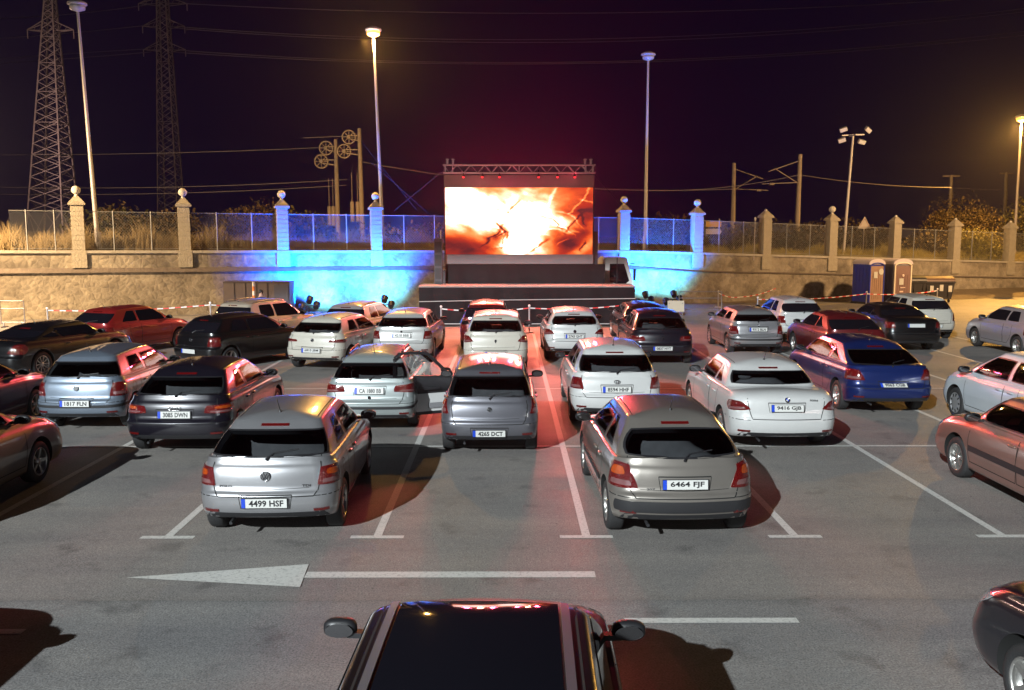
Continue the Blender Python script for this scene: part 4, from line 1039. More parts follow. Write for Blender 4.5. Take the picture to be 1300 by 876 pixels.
# ------------------------------------------------------------------ pylons and wires
STEEL = mat('galvanised_lattice', (.55, .50, .50), .6, .3)
def pylon(Y, pl0, pr0, py0, pl1, pr1, py1, label, arms, r=.09):
    a0 = at(pl0, py0, Y); b0 = at(pr0, py0, Y); a1 = at(pl1, py1, Y); b1 = at(pr1, py1, Y)
    k_ = 1 - (pr0 - VPX) / FPX; w0 = (b0.x - a0.x) / 2 / k_; cx = a0.x + w0; k_ = 1 - (pr1 - VPX) / FPX; w1 = (b1.x - a1.x) / 2 / k_; cx1 = a1.x + w1 - (w0 - w1) * (pl1 - VPX) / FPX
    t = thing('pylon', label, 'pylon', (cx, Y, 0), 0, 'lattice pylons')
    z0, z1 = a0.z, a1.z
    def wv(z): f = (z - z0) / (z1 - z0); return w0 + (w1 - w0) * f, (cx1 - cx) * f
    N = 22; m = MB(); zs_ = [0.0] + [z0 + (z1 - z0) * (1 - (1 - i / N) ** 1.25) for i in range(N + 1)] + [z1 + (z1 - z0) * .04 * k for k in (1, 2, 3)]
    cor = []
    for z in zs_:
        w, o = wv(z); w = max(w, w1 * .9); cor.append([Vector((o - w, w0 - w, z)), Vector((o + w, w0 - w, z)), Vector((o + w, w0 + w, z)), Vector((o - w, w0 + w, z))])
    for c in range(4):
        m = MB()
        for A, B in zip(cor[:-1], cor[1:]): m.bar(A[c], B[c], r * 1.7)
        m.build('leg', STEEL, t)
    m = MB()
    for A, B in zip(cor[:-1], cor[1:]):
        for c in range(4):
            d = (c + 1) % 4; m.bar(A[c], B[d], r * .8); m.bar(A[d], B[c], r * .8)
    for A in cor[::3]:
        for c in range(4): m.bar(A[c], A[(c + 1) % 4], r * .8)
    m.build('bracing', STEEL, t)
    for py, hw in arms:
        z = at((pl1 + pr1) / 2, py, Y).z; _, o = wv(z); w = w1
        for s_ in (-1, 1):
            m = MB()
            tipp = Vector((o + s_ * hw, w0, z + .2))
            for yy in (w0 - w, w0 + w):
                m.bar((o + s_ * w, yy, z), tipp, r); m.bar((o + s_ * w, yy, z + 1.3), tipp, r)
            for f in (.3, .6): m.bar(Vector((o + s_ * w, w0 - w, z)).lerp(tipp, f), Vector((o + s_ * w, w0 + w, z + 1.3)).lerp(tipp, f), r * .7)
            m.tube(tipp, tipp - Vector((0, 0, 1.1)), .08, .08, 6)
            m.build('crossarm', STEEL, t)
pylon(120, 35, 99, 268, 38, 55, 0, 'wide lattice pylon at the left, cut off by the top of the frame', [(35, 3.0)], .10)
pylon(150, 200, 234, 268, 193, 209, 0, 'slimmer lattice pylon with three crossarms behind the second pillar', [(62, 3.4), (32, 3.4), (3, 3.9)], .085)
WM = mat('power_wire', (.3, .28, .33), .5, .2)
def wire(label, pts, Y, r=.022, group='overhead wires', Y2=None):
    """pts: three sample points of the sagging line"""
    P = []
    Y2 = Y2 or Y
    (x0, y0), (x1, y1), (x2, y2) = pts
    for i in range(25):
        u = i / 24; a = (1-u)*(1-2*u); b = 4*u*(1-u); c = u*(2*u-1)
        P.append(at(x0*(1-u) + x2*u, y0*a + y1*b + y2*c, Y + (Y2 - Y) * u))
    m = MB(); m.poly(P, r, 4); o = m.build('overhead_wire', WM)
    tag(o, label, 'wire', group)
for k, (p, lab) in enumerate([
    (((206, 3), (700, 16), (1400, -14)), 'power wire from the top arm of the slim pylon, highest across the sky'),
    (((214, 33), (700, 48), (1400, -2)), 'power wire from the middle arm of the slim pylon, upper strand of its pair'),
    (((214, 35), (700, 52), (1400, 2)), 'power wire from the middle arm of the slim pylon, lower strand of its pair'),
    (((218, 63), (700, 77), (1400, 27)), 'power wire from the lowest arm of the slim pylon, upper strand of its pair'),
    (((218, 66), (700, 79), (1400, 33)), 'power wire from the lowest arm of the slim pylon, lower strand of its pair'),
    (((-60, 24), (60, 20), (188, 6)), 'short power wire between the two pylons, topmost strand'),
    (((-60, 52), (60, 44), (188, 32)), 'short power wire between the two pylons, second strand'),
    (((-60, 80), (60, 70), (188, 62)), 'short power wire between the two pylons, third strand'),
    (((-60, 84), (60, 76), (192, 66)), 'short power wire between the two pylons, lowest strand')]):
    wire(lab, p, 150, .055)
for p, lab, Y in [(((-60, 196), (200, 195), (413, 187)), 'railway wire running left from the left wheel pole at wheel height', 62),
    (((-60, 236), (250, 238), (440, 228)), 'railway wire low above the fence at the left, upper one', 62), (((-60, 245), (250, 246), (440, 235)), 'railway wire low above the fence at the left, lower one', 62),
    (((456, 205), (700, 236), (931, 240)), 'railway wire passing behind the screen towards the right mast', 61), (((820, 242), (930, 238), (1014, 222)), 'railway wire rising to the middle right mast', 61),
    (((1016, 222), (1100, 234), (1208, 238)), 'railway wire falling from the middle right mast to the brown mast', 66), (((1208, 238), (1245, 240), (1278, 241)), 'railway wire between the two rightmost masts', 78),
    (((385, 175), (410, 174), (440, 173)), 'bright short railway wire at the upper wheel', 60)]:
    wire(lab, p, Y, .02)
# railway masts
CONC = mat('concrete_mast', (.36, .30, .25), .8, bump=.2, bscale=10, vary=.2)
def mast(px0, py0, px1, py1, Y, label, fn=None, w=.28, cat='mast'):
    b = at(px0, py0, Y); b.z = 2.6; tp = at(px1, py1, Y); t = thing('railway_mast', label, cat, (b.x, Y, 2.2), 0, 'railway masts behind the wall')
    tl = tp - Vector((b.x, Y, 2.2)); m = MB(); m.tube((0, 0, 0), tl, w * .62, w * .42, 10); m.build('post', CONC, t)
    if fn: fn(t, tl, Vector((b.x, Y, 2.2)), Y)
    return t
def tens(wheels, wpx, wy):
    def f(t, tl, o, Y):
        for px, py in wheels:
            c = at(px, py, Y) - o; m = MB(); Rw = 8.2 / 1150 * Y
            n = 24; pts = [(c.x + Rw * math.cos(2*math.pi*i/n), 0, c.z + Rw * math.sin(2*math.pi*i/n)) for i in range(n + 1)]; m.poly(pts, .055, 6)
            for i in range(8): m.bar(c, (c.x + Rw * math.cos(math.pi*i/4), 0, c.z + Rw * math.sin(math.pi*i/4)), .045)
            m.tube((c.x, -.12, c.z), (c.x, .12, c.z), .12, .12, 10)
            ax = tl.x * (c.z / tl.z); m.bar((c.x, 0, c.z + .1), (ax, 0, c.z + .1), .07); m.bar((c.x, 0, c.z - .1), (ax, 0, c.z - .25), .07)
            m.build('tension_wheel', CONC, t)
        for px in wpx:
            c = at(px, wy, Y) - o; m = MB(); m.tube((c.x, 0, c.z - 1.3), (c.x, 0, c.z), .13, .13, 10); m.tube((c.x, 0, c.z), (c.x, 0, c.z + 1.9), .02, .02, 5); m.build('counterweight', CONC, t)
    return f
mast(429, 275, 426, 177, 62, 'shorter railway mast with two tension wheels left of the lit street lamp', tens([(414, 188), (408, 205)], (418, 423), 262))
mast(460, 275, 456, 163, 60, 'taller railway mast with two tension wheels beside the lit street lamp', tens([(443, 174), (437, 192)], (447, 454), 256))
def cant(s_):
    def f(t, tl, o, Y):
        z = tl.z; m = MB()
        m.bar((tl.x, 0, z - .4), (s_ * 2.0, 0, z - 1.1), .05); m.bar((tl.x, 0, z - 1.9), (s_ * 1.6, 0, z - .9), .05); m.bar((tl.x, 0, z - 1.8), (s_ * 2.4, 0, z - 1.9), .045); m.tube((s_ * 1.6, 0, z - 1.9), (s_ * 1.9, 0, z - 1.9), .08, .08, 8)
        m.build('cantilever_arm', CONC, t)
    return f
mast(931, 285, 932, 207, 65, 'brown railway mast with a bracket arm above the signboards', cant(1))
mast(1012, 285, 1016, 196, 60, 'taller pale railway mast with an arm reaching left', cant(-1))
def tbar(t, tl, o, Y):
    m = MB(); m.bar(tl + Vector((-.7, 0, -.1)), tl + Vector((.7, 0, -.1)), .12, .1); m.build('crossbar', CONC, t)
mast(1206, 290, 1208, 222, 76, 'brown railway mast with short crossbar behind the fence right of the toilets', tbar)
mast(1276, 285, 1278, 219, 90, 'dim far railway mast left of the lit lamp at the right edge', tbar, .34)
# guy wires of the screen truss
for i, (a, b, lab) in enumerate([((563, 216), (500, 268), 'guy wire from the truss down to the left of the screen'), ((470, 205), (545, 272), 'stay wire falling from the lit street lamp towards the screen'), ((755, 222), (795, 268), 'guy wire from the right end of the truss to the cyan pillar'), ((459, 180), (530, 268), 'stay wire falling from the taller wheel mast')]):
    m = MB(); m.tube(at(*a, 44), at(*b, 45.5), .009, .009, 4); tag(m.build('guy_wire', mat('thin_cable', (.02, .018, .02), .6)), lab, 'guy wire', 'guy wires')

# ------------------------------------------------------------------ LED screen truck and stage
DRAPE = bpy.data.materials.new('black_drape'); DRAPE.use_nodes = True
def drape_mat(m):
    n = m.node_tree.nodes; l = m.node_tree.links; b = n['Principled BSDF']; b.inputs['Base Color'].default_value = (.010, .009, .011, 1); b.inputs['Roughness'].default_value = .55
    b.inputs['Specular IOR Level'].default_value = .12
    t = n.new('ShaderNodeTexCoord'); q = n.new('ShaderNodeTexNoise'); q.inputs['Scale'].default_value = 1.1; q.inputs['Detail'].default_value = 4; q.inputs['Distortion'].default_value = 1.5; l.new(t.outputs['Object'], q.inputs['Vector'])
    bp = n.new('ShaderNodeBump'); bp.inputs['Strength'].default_value = .25; bp.inputs['Distance'].default_value = .08; l.new(q.outputs['Fac'], bp.inputs['Height']); l.new(bp.outputs[0], b.inputs['Normal'])
drape_mat(DRAPE)
sl = at(565, 238, SKY_Y); sr = at(752, 323, SKY_Y); bot = at(650, 335, SKY_Y).z; top_ = at(650, 222, SKY_Y).z
SX0, SX1, SZ1, SZ0 = sl.x, sr.x, sl.z, sr.z; SW = SX1 - SX0; SCX = (SX0 + SX1) / 2
scr = thing('led_screen', 'huge glowing LED cinema screen showing a fiery orange explosion', 'cinema screen', (SCX, SKY_Y, bot))
m = MB(); m.box((0, .19, (top_ - bot) / 2), (SW + .10, .36, top_ - bot)); m.build('cabinet', mat('cabinet_black', (.05, .045, .05), .5), scr)
# the picture: grid of diodes, colour attribute
gw, gh = 220, 100
U, V = np.meshgrid(np.linspace(0, 1, gw + 1), np.linspace(0, 1, gh + 1))
def fbm(u, v, sc, seed, oct=6, ax=1.0):
    r = np.random.RandomState(seed); o = np.zeros_like(u); amp = 1; tot = 0
    for k in range(oct):
        G = r.rand(70, 70); f = sc * 2 ** k; x = (u * f * ax) % 69; y = (v * f) % 69; i = x.astype(int); j = y.astype(int); fx = x - i; fy = y - j; fx = fx*fx*(3-2*fx); fy = fy*fy*(3-2*fy)
        o += amp * ((G[j, i]*(1-fx) + G[j, i+1]*fx)*(1-fy) + (G[j+1, i]*(1-fx) + G[j+1, i+1]*fx)*fy); tot += amp; amp *= .55
    return o / tot
w1 = fbm(U, V, 3, 1) - .5; w2 = fbm(U, V, 3, 2) - .5
u = U + w1 * .16; v = V + w2 * .20
def blob(cx, cy, sx, sy, rot=0):
    c, s_ = math.cos(rot), math.sin(rot); a = (u - cx) * 2.2; b = (v - cy); x = a*c + b*s_; y = -a*s_ + b*c
    return np.exp(-((x / sx) ** 2 + (y / sy) ** 2))
heat = 1.9*blob(.10, .80, .50, .42) + 1.5*blob(.30, .50, .55, .26, -.7) + 2.0*blob(.52, .42, .40, .48) + .9*blob(.62, .70, .55, .22, -.3) + .8*blob(.80, .48, .42, .10, -.1) + 1.0*blob(.45, .08, .30, .16) + .8*blob(.93, .10, .3, .07, .6)
st = fbm(U * 1.0 + V * .45, V - U * .3, 6, 5, 6, 2.0)
heat = heat * (.25 + .95 * st) * .92 + .34 + .35 * (fbm(U, V, 9, 6) - .5)
heat -= .55*blob(.31, .24, .16, .16) + .9*blob(.12, .08, .55, .20, -.25) * .45 + .5*blob(.80, .16, .22, .14) + .35*blob(.93, .45, .18, .3)
heat -= .6 * np.clip(1 - np.abs((u - .355) * 2.2 - (v - .3) * -.25) / .018, 0, 1) * (v < .48) * (v > .05)
heat += .5 * np.clip(1 - np.abs((u - .90) * 2.2 - (v - .8) * .9) / .03, 0, 1) * (v > .6) + .4 * np.clip(1 - np.abs((u - .68) * 2.2 - (v - .8) * .7) / .03, 0, 1) * (v > .62)
rs_ = np.random.RandomState(21)
for q_ in range(26):
    cx_, cy_ = rs_.uniform(.30, .98), rs_.uniform(.08, .80); an_ = rs_.uniform(-1.2, 1.5); ln_ = rs_.uniform(.08, .30); wd_ = rs_.uniform(.006, .02)
    X_ = (u - cx_) * 2.2; Y_ = v - cy_; a1 = X_ * math.cos(an_) + Y_ * math.sin(an_); a2 = -X_ * math.sin(an_) + Y_ * math.cos(an_) + .5 * a1 ** 2
    heat += (rs_.choice([-1.0, -.9, .6])) * np.exp(-(a2 / wd_) ** 2) * np.exp(-(a1 / ln_) ** 4) * (.5 + .5 * st)
heat -= .75 * blob(.36, .30, .14, .20) + .5 * blob(.78, .62, .30, .12, -.4)
h = np.clip(heat, 0, 2)
rr_ = np.interp(h, [0, .25, .5, .8, 1.1, 1.6], [.10, .45, .90, 1.1, 3.0, 4.2]); gg_ = np.interp(h, [0, .25, .5, .8, 1.1, 1.6], [.015, .03, .12, .38, 1.0, 2.6]); bb_ = np.interp(h, [0, .25, .5, .8, 1.1, 1.6], [.02, .015, .022, .11, .60, 2.3])
vs = [(SX0 - SCX + U_ * SW, -.012, SZ0 - bot + V_ * (SZ1 - SZ0)) for U_, V_ in zip(U.ravel(), V.ravel())]
n_ = gw + 1; fs = [(j*n_+i, j*n_+i+1, (j+1)*n_+i+1, (j+1)*n_+i) for j in range(gh) for i in range(gw)]
me = bpy.data.meshes.new('display'); me.from_pydata(vs, [], fs); ca = me.color_attributes.new('picture', 'FLOAT_COLOR', 'POINT')
ca.data.foreach_set('color', np.stack([rr_.ravel(), gg_.ravel(), bb_.ravel(), np.ones(rr_.size)], 1).ravel())
dm_ = bpy.data.materials.new('led_picture'); dm_.use_nodes = True; n = dm_.node_tree.nodes; l = dm_.node_tree.links; n.remove(n['Principled BSDF'])
e = n.new('ShaderNodeEmission'); at_ = n.new('ShaderNodeAttribute'); at_.attribute_name = 'picture'; l.new(at_.outputs['Color'], e.inputs[0]); e.inputs[1].default_value = 1.15; l.new(e.outputs[0], n['Material Output'].inputs[0])
me.materials.append(dm_); new_obj('display', me, scr)
GREYP = mat('screen_border_grey', (.22, .19, .20), .6, vary=.1)
m = MB(); m.box((0, -.03, (SZ0 - bot) / 2), (SW + .06, .05, SZ0 - bot - .01)); m.box((0, -.03, (top_ + SZ1) / 2 - bot), (SW + .06, .05, top_ - SZ1 - .01)); m.build('border', GREYP, scr)
# truss
TR = mat('aluminium_truss', (.62, .60, .62), .35, .7)
tz0 = at(650, 220, SKY_Y).z; tz1 = at(650, 210, SKY_Y).z; tl_ = at(563, 215, SKY_Y).x; tr_ = at(755, 215, SKY_Y).x
tr = thing('lighting_truss', 'silver lattice truss spanning the top of the big screen', 'truss', (SCX, SKY_Y - .2, tz0))
m = MB(); w = (tr_ - tl_) / 2; hh = tz1 - tz0
for yy in (-.16, .16):
    for zz in (0, hh): m.tube((-w, yy, zz), (w, yy, zz), .025, n=8)
NN = 22
for k in range(NN):
    a = -w + 2*w*k/NN; b = -w + 2*w*(k+1)/NN
    for yy in (-.16, .16): m.tube((a, yy, 0 if k % 2 else hh), (b, yy, hh if k % 2 else 0), .014, n=6)
    m.tube((a, -.16, hh), (a, .16, hh), .012, n=5)
for xx in (-w + .1, -w + .4, 0, w - .4, w - .1): m.box((xx, 0, hh / 2), (.05, .36, hh + .04))
m.build('lattice', TR, tr)
for s_ in (-1, 1):
    for q in (.18, .42):
        m = MB(); m.box((s_ * (w - q), 0, hh + .11), (.08, .14, .22)); m.box((s_ * (w - q), 0, hh + .23), (.13, .18, .04)); m.build('lifting_eye', TR, tr)
LENS = mat('added_fill_lens', (1, .1, .1), .3, emit=(1, .06, .08), estr=1.2)  # glowing lens of the added fill fixtures
for i, px in enumerate((588, 612, 634, 684, 708, 730)):
    p = at(px, 226, SKY_Y - .55); t = thing('added_fill_fixture', ['leftmost', 'second from left', 'third from left', 'fourth from left', 'fifth from left', 'rightmost'][i] + ' small red lamp added under the truss to hold a fill light', 'spotlight', p + Vector((0, .1, .05)), 0, 'added fill lamps on the truss')  # fixtures added so the extra red fill has a source
    m = MB(); m.tube((0, .02, 0), (0, .26, .06), .075, .06, 12); m.bar((0, .16, .06), (0, .2, .30), .03); m.build('housing', BLACK, t)
    m = MB(); m.tube((0, .015, 0), (0, .021, 0), .055, .055, 12); m.build('lens', LENS, t)
# drape below the screen
def folds(name, x0, x1, z0, z1, y, depth, seed, parent=None, amp=.05):
    rnd = np.random.RandomState(seed); n = 90; ph = rnd.rand(6) * 6; m = MB(); vs = []
    for j, f in enumerate((0, .33, .66, 1)):
        for i in range(n + 1):
            x = x0 + (x1 - x0) * i / n; o = sum(math.sin(x * fr + ph[k] + f * .8) * a for k, (fr, a) in enumerate(((2.1, .5), (4.7, .3), (9.3, .2)))) * amp * (1 - f * .8)
            vs.append((x, y + o, z0 + (z1 - z0) * f))
    b = len(vs)
    fs = [(j*(n+1)+i, j*(n+1)+i+1, (j+1)*(n+1)+i+1, (j+1)*(n+1)+i) for j in range(3) for i in range(n)]
    m.add(vs, fs, 0, True)
    e0 = 3*(n+1)
    m.add([vs[e0], vs[e0+n], (x1, y + depth, z1), (x0, y + depth, z1), (x0, y + depth, z0), (x1, y + depth, z0), vs[0], vs[n]], [(0, 1, 2, 3), (3, 4, 6, 0), (1, 7, 5, 2), (2, 5, 4, 3)], 0)
    return m.build(name, DRAPE, parent)
sk = folds('screen_skirt', SX0 - .02, SX1 + .55, at(650, 368, SKY_Y).z, bot - .02, SKY_Y + .02, .4, 4, None, .03)
tag(sk, 'dark cloth skirt hanging directly under the big screen', 'cloth skirt')
stg = thing('stage', 'low wide stage covered in black cloth in front of the big screen', 'stage', (gp(670, 407).x, 36.6, 0))
sx0 = at(532, 385, 36.6).x - stg.location.x; sx1 = at(806, 385, 36.6).x - stg.location.x; sz = at(650, 364, 36.6).z
folds('stage_skirt', sx0, sx1, .02, sz - .03, 0, 1.9, 8, stg, .06)
m = MB(); m.box(((sx0 + sx1) / 2, .98, sz), (sx1 - sx0 + .04, 2.0, .05)); m.build('deck', mat('stage_edge', (.25, .22, .22), .5, vary=.2), stg)
m = MB(); m.tube((sx0, -.08, sz * .62), (sx0 + 3, -.10, sz * .66), .018, n=6); m.tube((sx0 + 3, -.10, sz * .66), (sx1, -.08, sz * .70), .018, n=6); m.tube((sx0, -.08, sz * .05), (sx1, -.08, sz * .05), .02, n=6); m.build('trim_rope', mat('rope_pale', (.5, .45, .45), .6), stg)
# speaker column left of screen
t = thing('speaker_column', 'dark upright speaker column at the left edge of the screen', 'speaker column', (at(557, 363, 38.2).x, 38.2, 0))
hh = at(557, 303, 38.2).z
m = MB(); m.box((0, 0, hh / 2), (.32, .35, hh)); 
for k in range(4): m.box((0, -.18, hh - .35 - k * .55), (.26, .02, .45), 1)
m.build('cabinet', [mat('speaker_grey', (.06, .055, .065), .6), BLACK], t)
m = MB(); m.tube((.1, 0, hh), (.1, 0, hh + .35), .03); m.build('bracket', STEEL, t)
t = thing('support_leg', 'dark hydraulic support leg at the right edge of the screen', 'support leg', (at(756, 363, 38.4).x, 38.9, 0))
m = MB(); m.box((0, 0, 1.9), (.22, .3, 3.8)); m.build('column', mat('speaker_grey', (.06, .055, .065), .6), t); m = MB(); m.box((0, 0, .03), (.5, .5, .06)); m.build('foot', STEEL, t)

# screen truck, cab facing right
tx = at(762, 340, 41).x; TRW = mat('truck_white', (.80, .78, .74), .4, 0, .6, vary=.15); 
trk = thing('screen_truck', 'white cabbed truck parked behind the stage, its cab facing right', 'truck', (tx, 41, 0))
def extr(prof, y0, y1, mi=0, m=None, smooth=False):
    m = m or MB(); n = len(prof); vs = [(x, y0, z) for x, z in prof] + [(x, y1, z) for x, z in prof]
    m.add(vs, [(i, (i+1) % n, n + (i+1) % n, n + i) for i in range(n)] + [tuple(range(n))[::-1], tuple(range(n, 2*n))], mi, smooth); return m
zc = at(780, 326, 41).z; cw = 1.32
prof = [(0, .55), (0, zc - .12), (.12, zc), (cw * .72, zc), (cw * .80, zc - .05), (cw, zc * .60), (cw + .06, zc * .45), (cw + .06, .5), (cw * .75, .45)]
extr(prof[::-1], -1.15, 1.15).build('cab', TRW, trk)
m = MB()
pr = [(.30, zc * .60), (.30, zc - .28), (cw * .70, zc - .28), (cw * .88, zc * .62), (cw * .70, zc * .54)]
extr(pr[::-1], -1.162, -1.14, 0, m); m.build('side_window', GLASS, trk)
m = MB(); extr([(cw * .80 + .012, zc - .12), (cw + .008, zc * .63), (cw * .99, zc * .63), (cw * .78, zc - .12)], -1.0, 1.0, 0, m); m.build('windshield', GLASS, trk)
m = MB(); m.box((.62, -1.165, zc * .60), (.03, .02, zc * .8)); m.box((.45, -1.17, zc * .50), (.16, .03, .04)); m.build('door_seam', BLACK, trk)
m = MB(); m.box((cw + .05, -1.3, zc * .72), (.1, .16, .5)); m.bar((cw * .9, -1.15, zc * .9), (cw + .05, -1.3, zc * .9), .03); m.build('wing_mirror', BLACK, trk)
m = MB(); m.box((-3.6, 0, .85), (7.2, .9, .25)); m.build('chassis', BLACK, trk)
m = MB(); m.box((-3.9, .1, 1.55), (6.6, 2.2, 1.1)); m.build('equipment_bed', mat('speaker_grey', (.06, .055, .065), .6), trk)
for x in (.5, -5.2, -6.3):
    for s_ in (-1, 1):
        tm, rm = wheel_meshes(.48, 'h'); w = new_obj('wheel', tm, trk); w.location = (x, s_ * 1.0, .48); w.rotation_euler = (0, 0, s_ * math.pi / 2); new_obj('rim', rm, w)

# floor uplights
for i, (px, py, Y) in enumerate(((392, 388, 42.1), (487, 387, 43.0), (818, 381, 46.2), (854, 380, 46.5))):
    p = at(px, py, Y); p.z = 0
    t = thing('floor_uplight', ['pair of lamps washing the wall blue, on the ground right of the dark box', 'pair of lamps washing the wall blue, on the ground left of the stage', 'pair of lamps washing the wall cyan, beside the right end of the stage', 'pair of lamps washing the wall cyan, rightmost of all'][i], 'uplight', p, 0, 'floor uplights at the wall')
    zb = at(px, py, Y).z
    m = MB(); m.tube((0, 0, 0), (0, 0, zb), .03); m.bar((-.35, 0, zb), (.42, 0, zb), .05); m.box((0, 0, .03), (.5, .4, .06)); m.build('stand', BLACK, t)
    for dx, dz in ((-.34, -.10), (.36, .02), (.05, .28)):
        m = MB(); c = Vector((dx, 0, zb + dz)); m.tube(c + Vector((0, -.16, -.10)), c + Vector((0, .10, .06)), .13, .17, 12); m.build('par_can', BLACK, t)

# dark box, striped pole and person at left
bx = at(280, 372, 41.0).x; bx2 = at(365, 372, 41.0).x; bh = at(320, 358, 41).z
t = thing('dark_cabin', 'dark flat sided cabin standing against the wall left of the blue light', 'cabin', ((bx + bx2) / 2, 41.4, 0))
hw = (bx2 - bx) / 2
m = MB(); m.box((0, .5, bh / 2), (2 * hw, 1.0, bh)); m.build('shell', mat('cabin_grey', (.10, .08, .085), .6, vary=.2), t)
m = MB()
for k in range(1, 6): m.box((-hw + 2 * hw * k / 6, -.012, bh / 2), (.03, .02, bh - .1))
m.box((0, -.012, bh - .03), (2 * hw, .03, .06)); m.build('panel_ribs', mat('cabin_rib', (.05, .04, .045), .6), t)
m = MB(); m.box((hw * .75, -.02, bh * .48), (hw * .42, .03, bh * .86)); m.build('door', mat('cabin_door', (.06, .06, .09), .5), t)
px_ = at(322, 370, 40.2).x
t = thing('striped_pole', 'upright orange and white striped pole in front of the dark cabin', 'pole', (px_, 40.2, 0))
for k in range(8):
    m = MB(); z0 = k * .2; m.tube((0, 0, z0), (0, 0, z0 + .2), .055, .055, 10); m.build('band', mat('pole_orange', (.75, .22, .04), .5) if k % 2 == 0 else mat('pole_white', (.75, .72, .68), .5), t)

def person(loc, label, h=1.62, rz=0):
    root = bpy.data.objects.new('person', None)
    s_ = h / 1.75
    J = {'pel': (0, 0, .95), 'chest': (0, .01, 1.25), 'neck': (0, 0, 1.46), 'ht': (0, -.01, 1.56), 'head': (0, -.02, 1.66), 'shl': (-.18, 0, 1.40), 'ell': (-.26, .02, 1.13), 'wrl': (-.20, -.14, .96), 'shr': (.18, 0, 1.40), 'elr': (.27, .02, 1.13), 'wrr': (.24, -.10, .93),
         'hl': (-.09, 0, .88), 'kl': (-.10, -.02, .48), 'al': (-.11, .02, .08), 'tl': (-.12, -.14, .04), 'hr': (.09, 0, .88), 'kr': (.10, -.02, .48), 'ar': (.11, .02, .08), 'tr': (.13, -.14, .04)}
    E = [('pel', 'chest'), ('chest', 'neck'), ('neck', 'ht'), ('ht', 'head'), ('neck', 'shl'), ('shl', 'ell'), ('ell', 'wrl'), ('neck', 'shr'), ('shr', 'elr'), ('elr', 'wrr'), ('pel', 'hl'), ('hl', 'kl'), ('kl', 'al'), ('al', 'tl'), ('pel', 'hr'), ('hr', 'kr'), ('kr', 'ar'), ('ar', 'tr')]
    RR = {'pel': .14, 'chest': .15, 'neck': .06, 'ht': .055, 'head': .098, 'shl': .06, 'ell': .042, 'wrl': .03, 'shr': .06, 'elr': .042, 'wrr': .03, 'hl': .09, 'kl': .06, 'al': .04, 'tl': .035, 'hr': .09, 'kr': .06, 'ar': .04, 'tr': .035}
    for sd, wr in (('l', 'wrl'), ('r', 'wrr')):
        w = Vector(J[wr])
        for k, dx in enumerate((-.03, -.01, .01, .03)):
            J[f'f{sd}{k}a'] = tuple(w + Vector((dx, -.03, -.08))); J[f'f{sd}{k}b'] = tuple(w + Vector((dx * 1.1, -.05, -.15 + abs(dx) * .4))); E += [(wr, f'f{sd}{k}a'), (f'f{sd}{k}a', f'f{sd}{k}b')]; RR[f'f{sd}{k}a'] = .011; RR[f'f{sd}{k}b'] = .008
        sgn = 1 if sd == 'l' else -1
        J[f'th{sd}'] = tuple(w + Vector((sgn * .05, -.03, -.07))); E.append((wr, f'th{sd}')); RR[f'th{sd}'] = .011
    names = list(J); me = bpy.data.meshes.new('b'); me.from_pydata([Vector(J[k]) * s_ for k in names], [(names.index(a), names.index(b)) for a, b in E], [])
    o = bpy.data.objects.new('tmp', me); col.objects.link(o); md = o.modifiers.new('s', 'SKIN'); sv = me.skin_vertices[0].data
    for i, k in enumerate(names): sv[i].radius = (RR[k] * s_ * (1.15 if k in ('chest', 'pel') else 1), RR[k] * s_ * (.8 if k in ('chest', 'pel') else 1)); sv[i].use_root = (k == 'pel')
    sb = o.modifiers.new('u', 'SUBSURF'); sb.levels = 2; dg = bpy.context.evaluated_depsgraph_get(); dg.update(); res = bpy.data.meshes.new_from_object(o.evaluated_get(dg)); bpy.data.objects.remove(o)
    SK = mat('skin', (.55, .32, .24), .55); SH = mat('dark_top', (.03, .03, .045), .8); TRO = mat('dark_trousers', (.02, .022, .03), .8)
    for mm in (SK, SH, TRO): res.materials.append(mm)
    for p in res.polygons:
        z = p.center.z / s_; ax = abs(p.center.x / s_); p.use_smooth = True
        p.material_index = 0 if z > 1.485 or (ax > .15 and z < 1.05 and z > .7) else (1 if z > .93 else 2)
    o = new_obj('person', res); o.location = loc; o.rotation_euler = (0, 0, rz); tag(o, label, 'person')
    m = MB(); m.sphere((0, .012 * s_, 1.69 * s_), .112 * s_, 14, 10, 0, (1, 1.02, 1.0)); 
    m.v = [(x, y + (.03 if y < -.04 else 0), z) for x, y, z in m.v]; m.build('hair', mat('hair', (.02, .012, .008), .6), o)
    m = MB(); m.sphere((0, -.10 * s_, 1.655 * s_), .018 * s_, 8, 6, 0, (1, 1.4, 1.3)); m.build('nose', SK, o)
    return o
person(Vector((at(331, 372, 34.3).x, 34.3, 0)), 'person in dark clothes standing in front of the dark cabin by the striped pole', 1.56, .5)

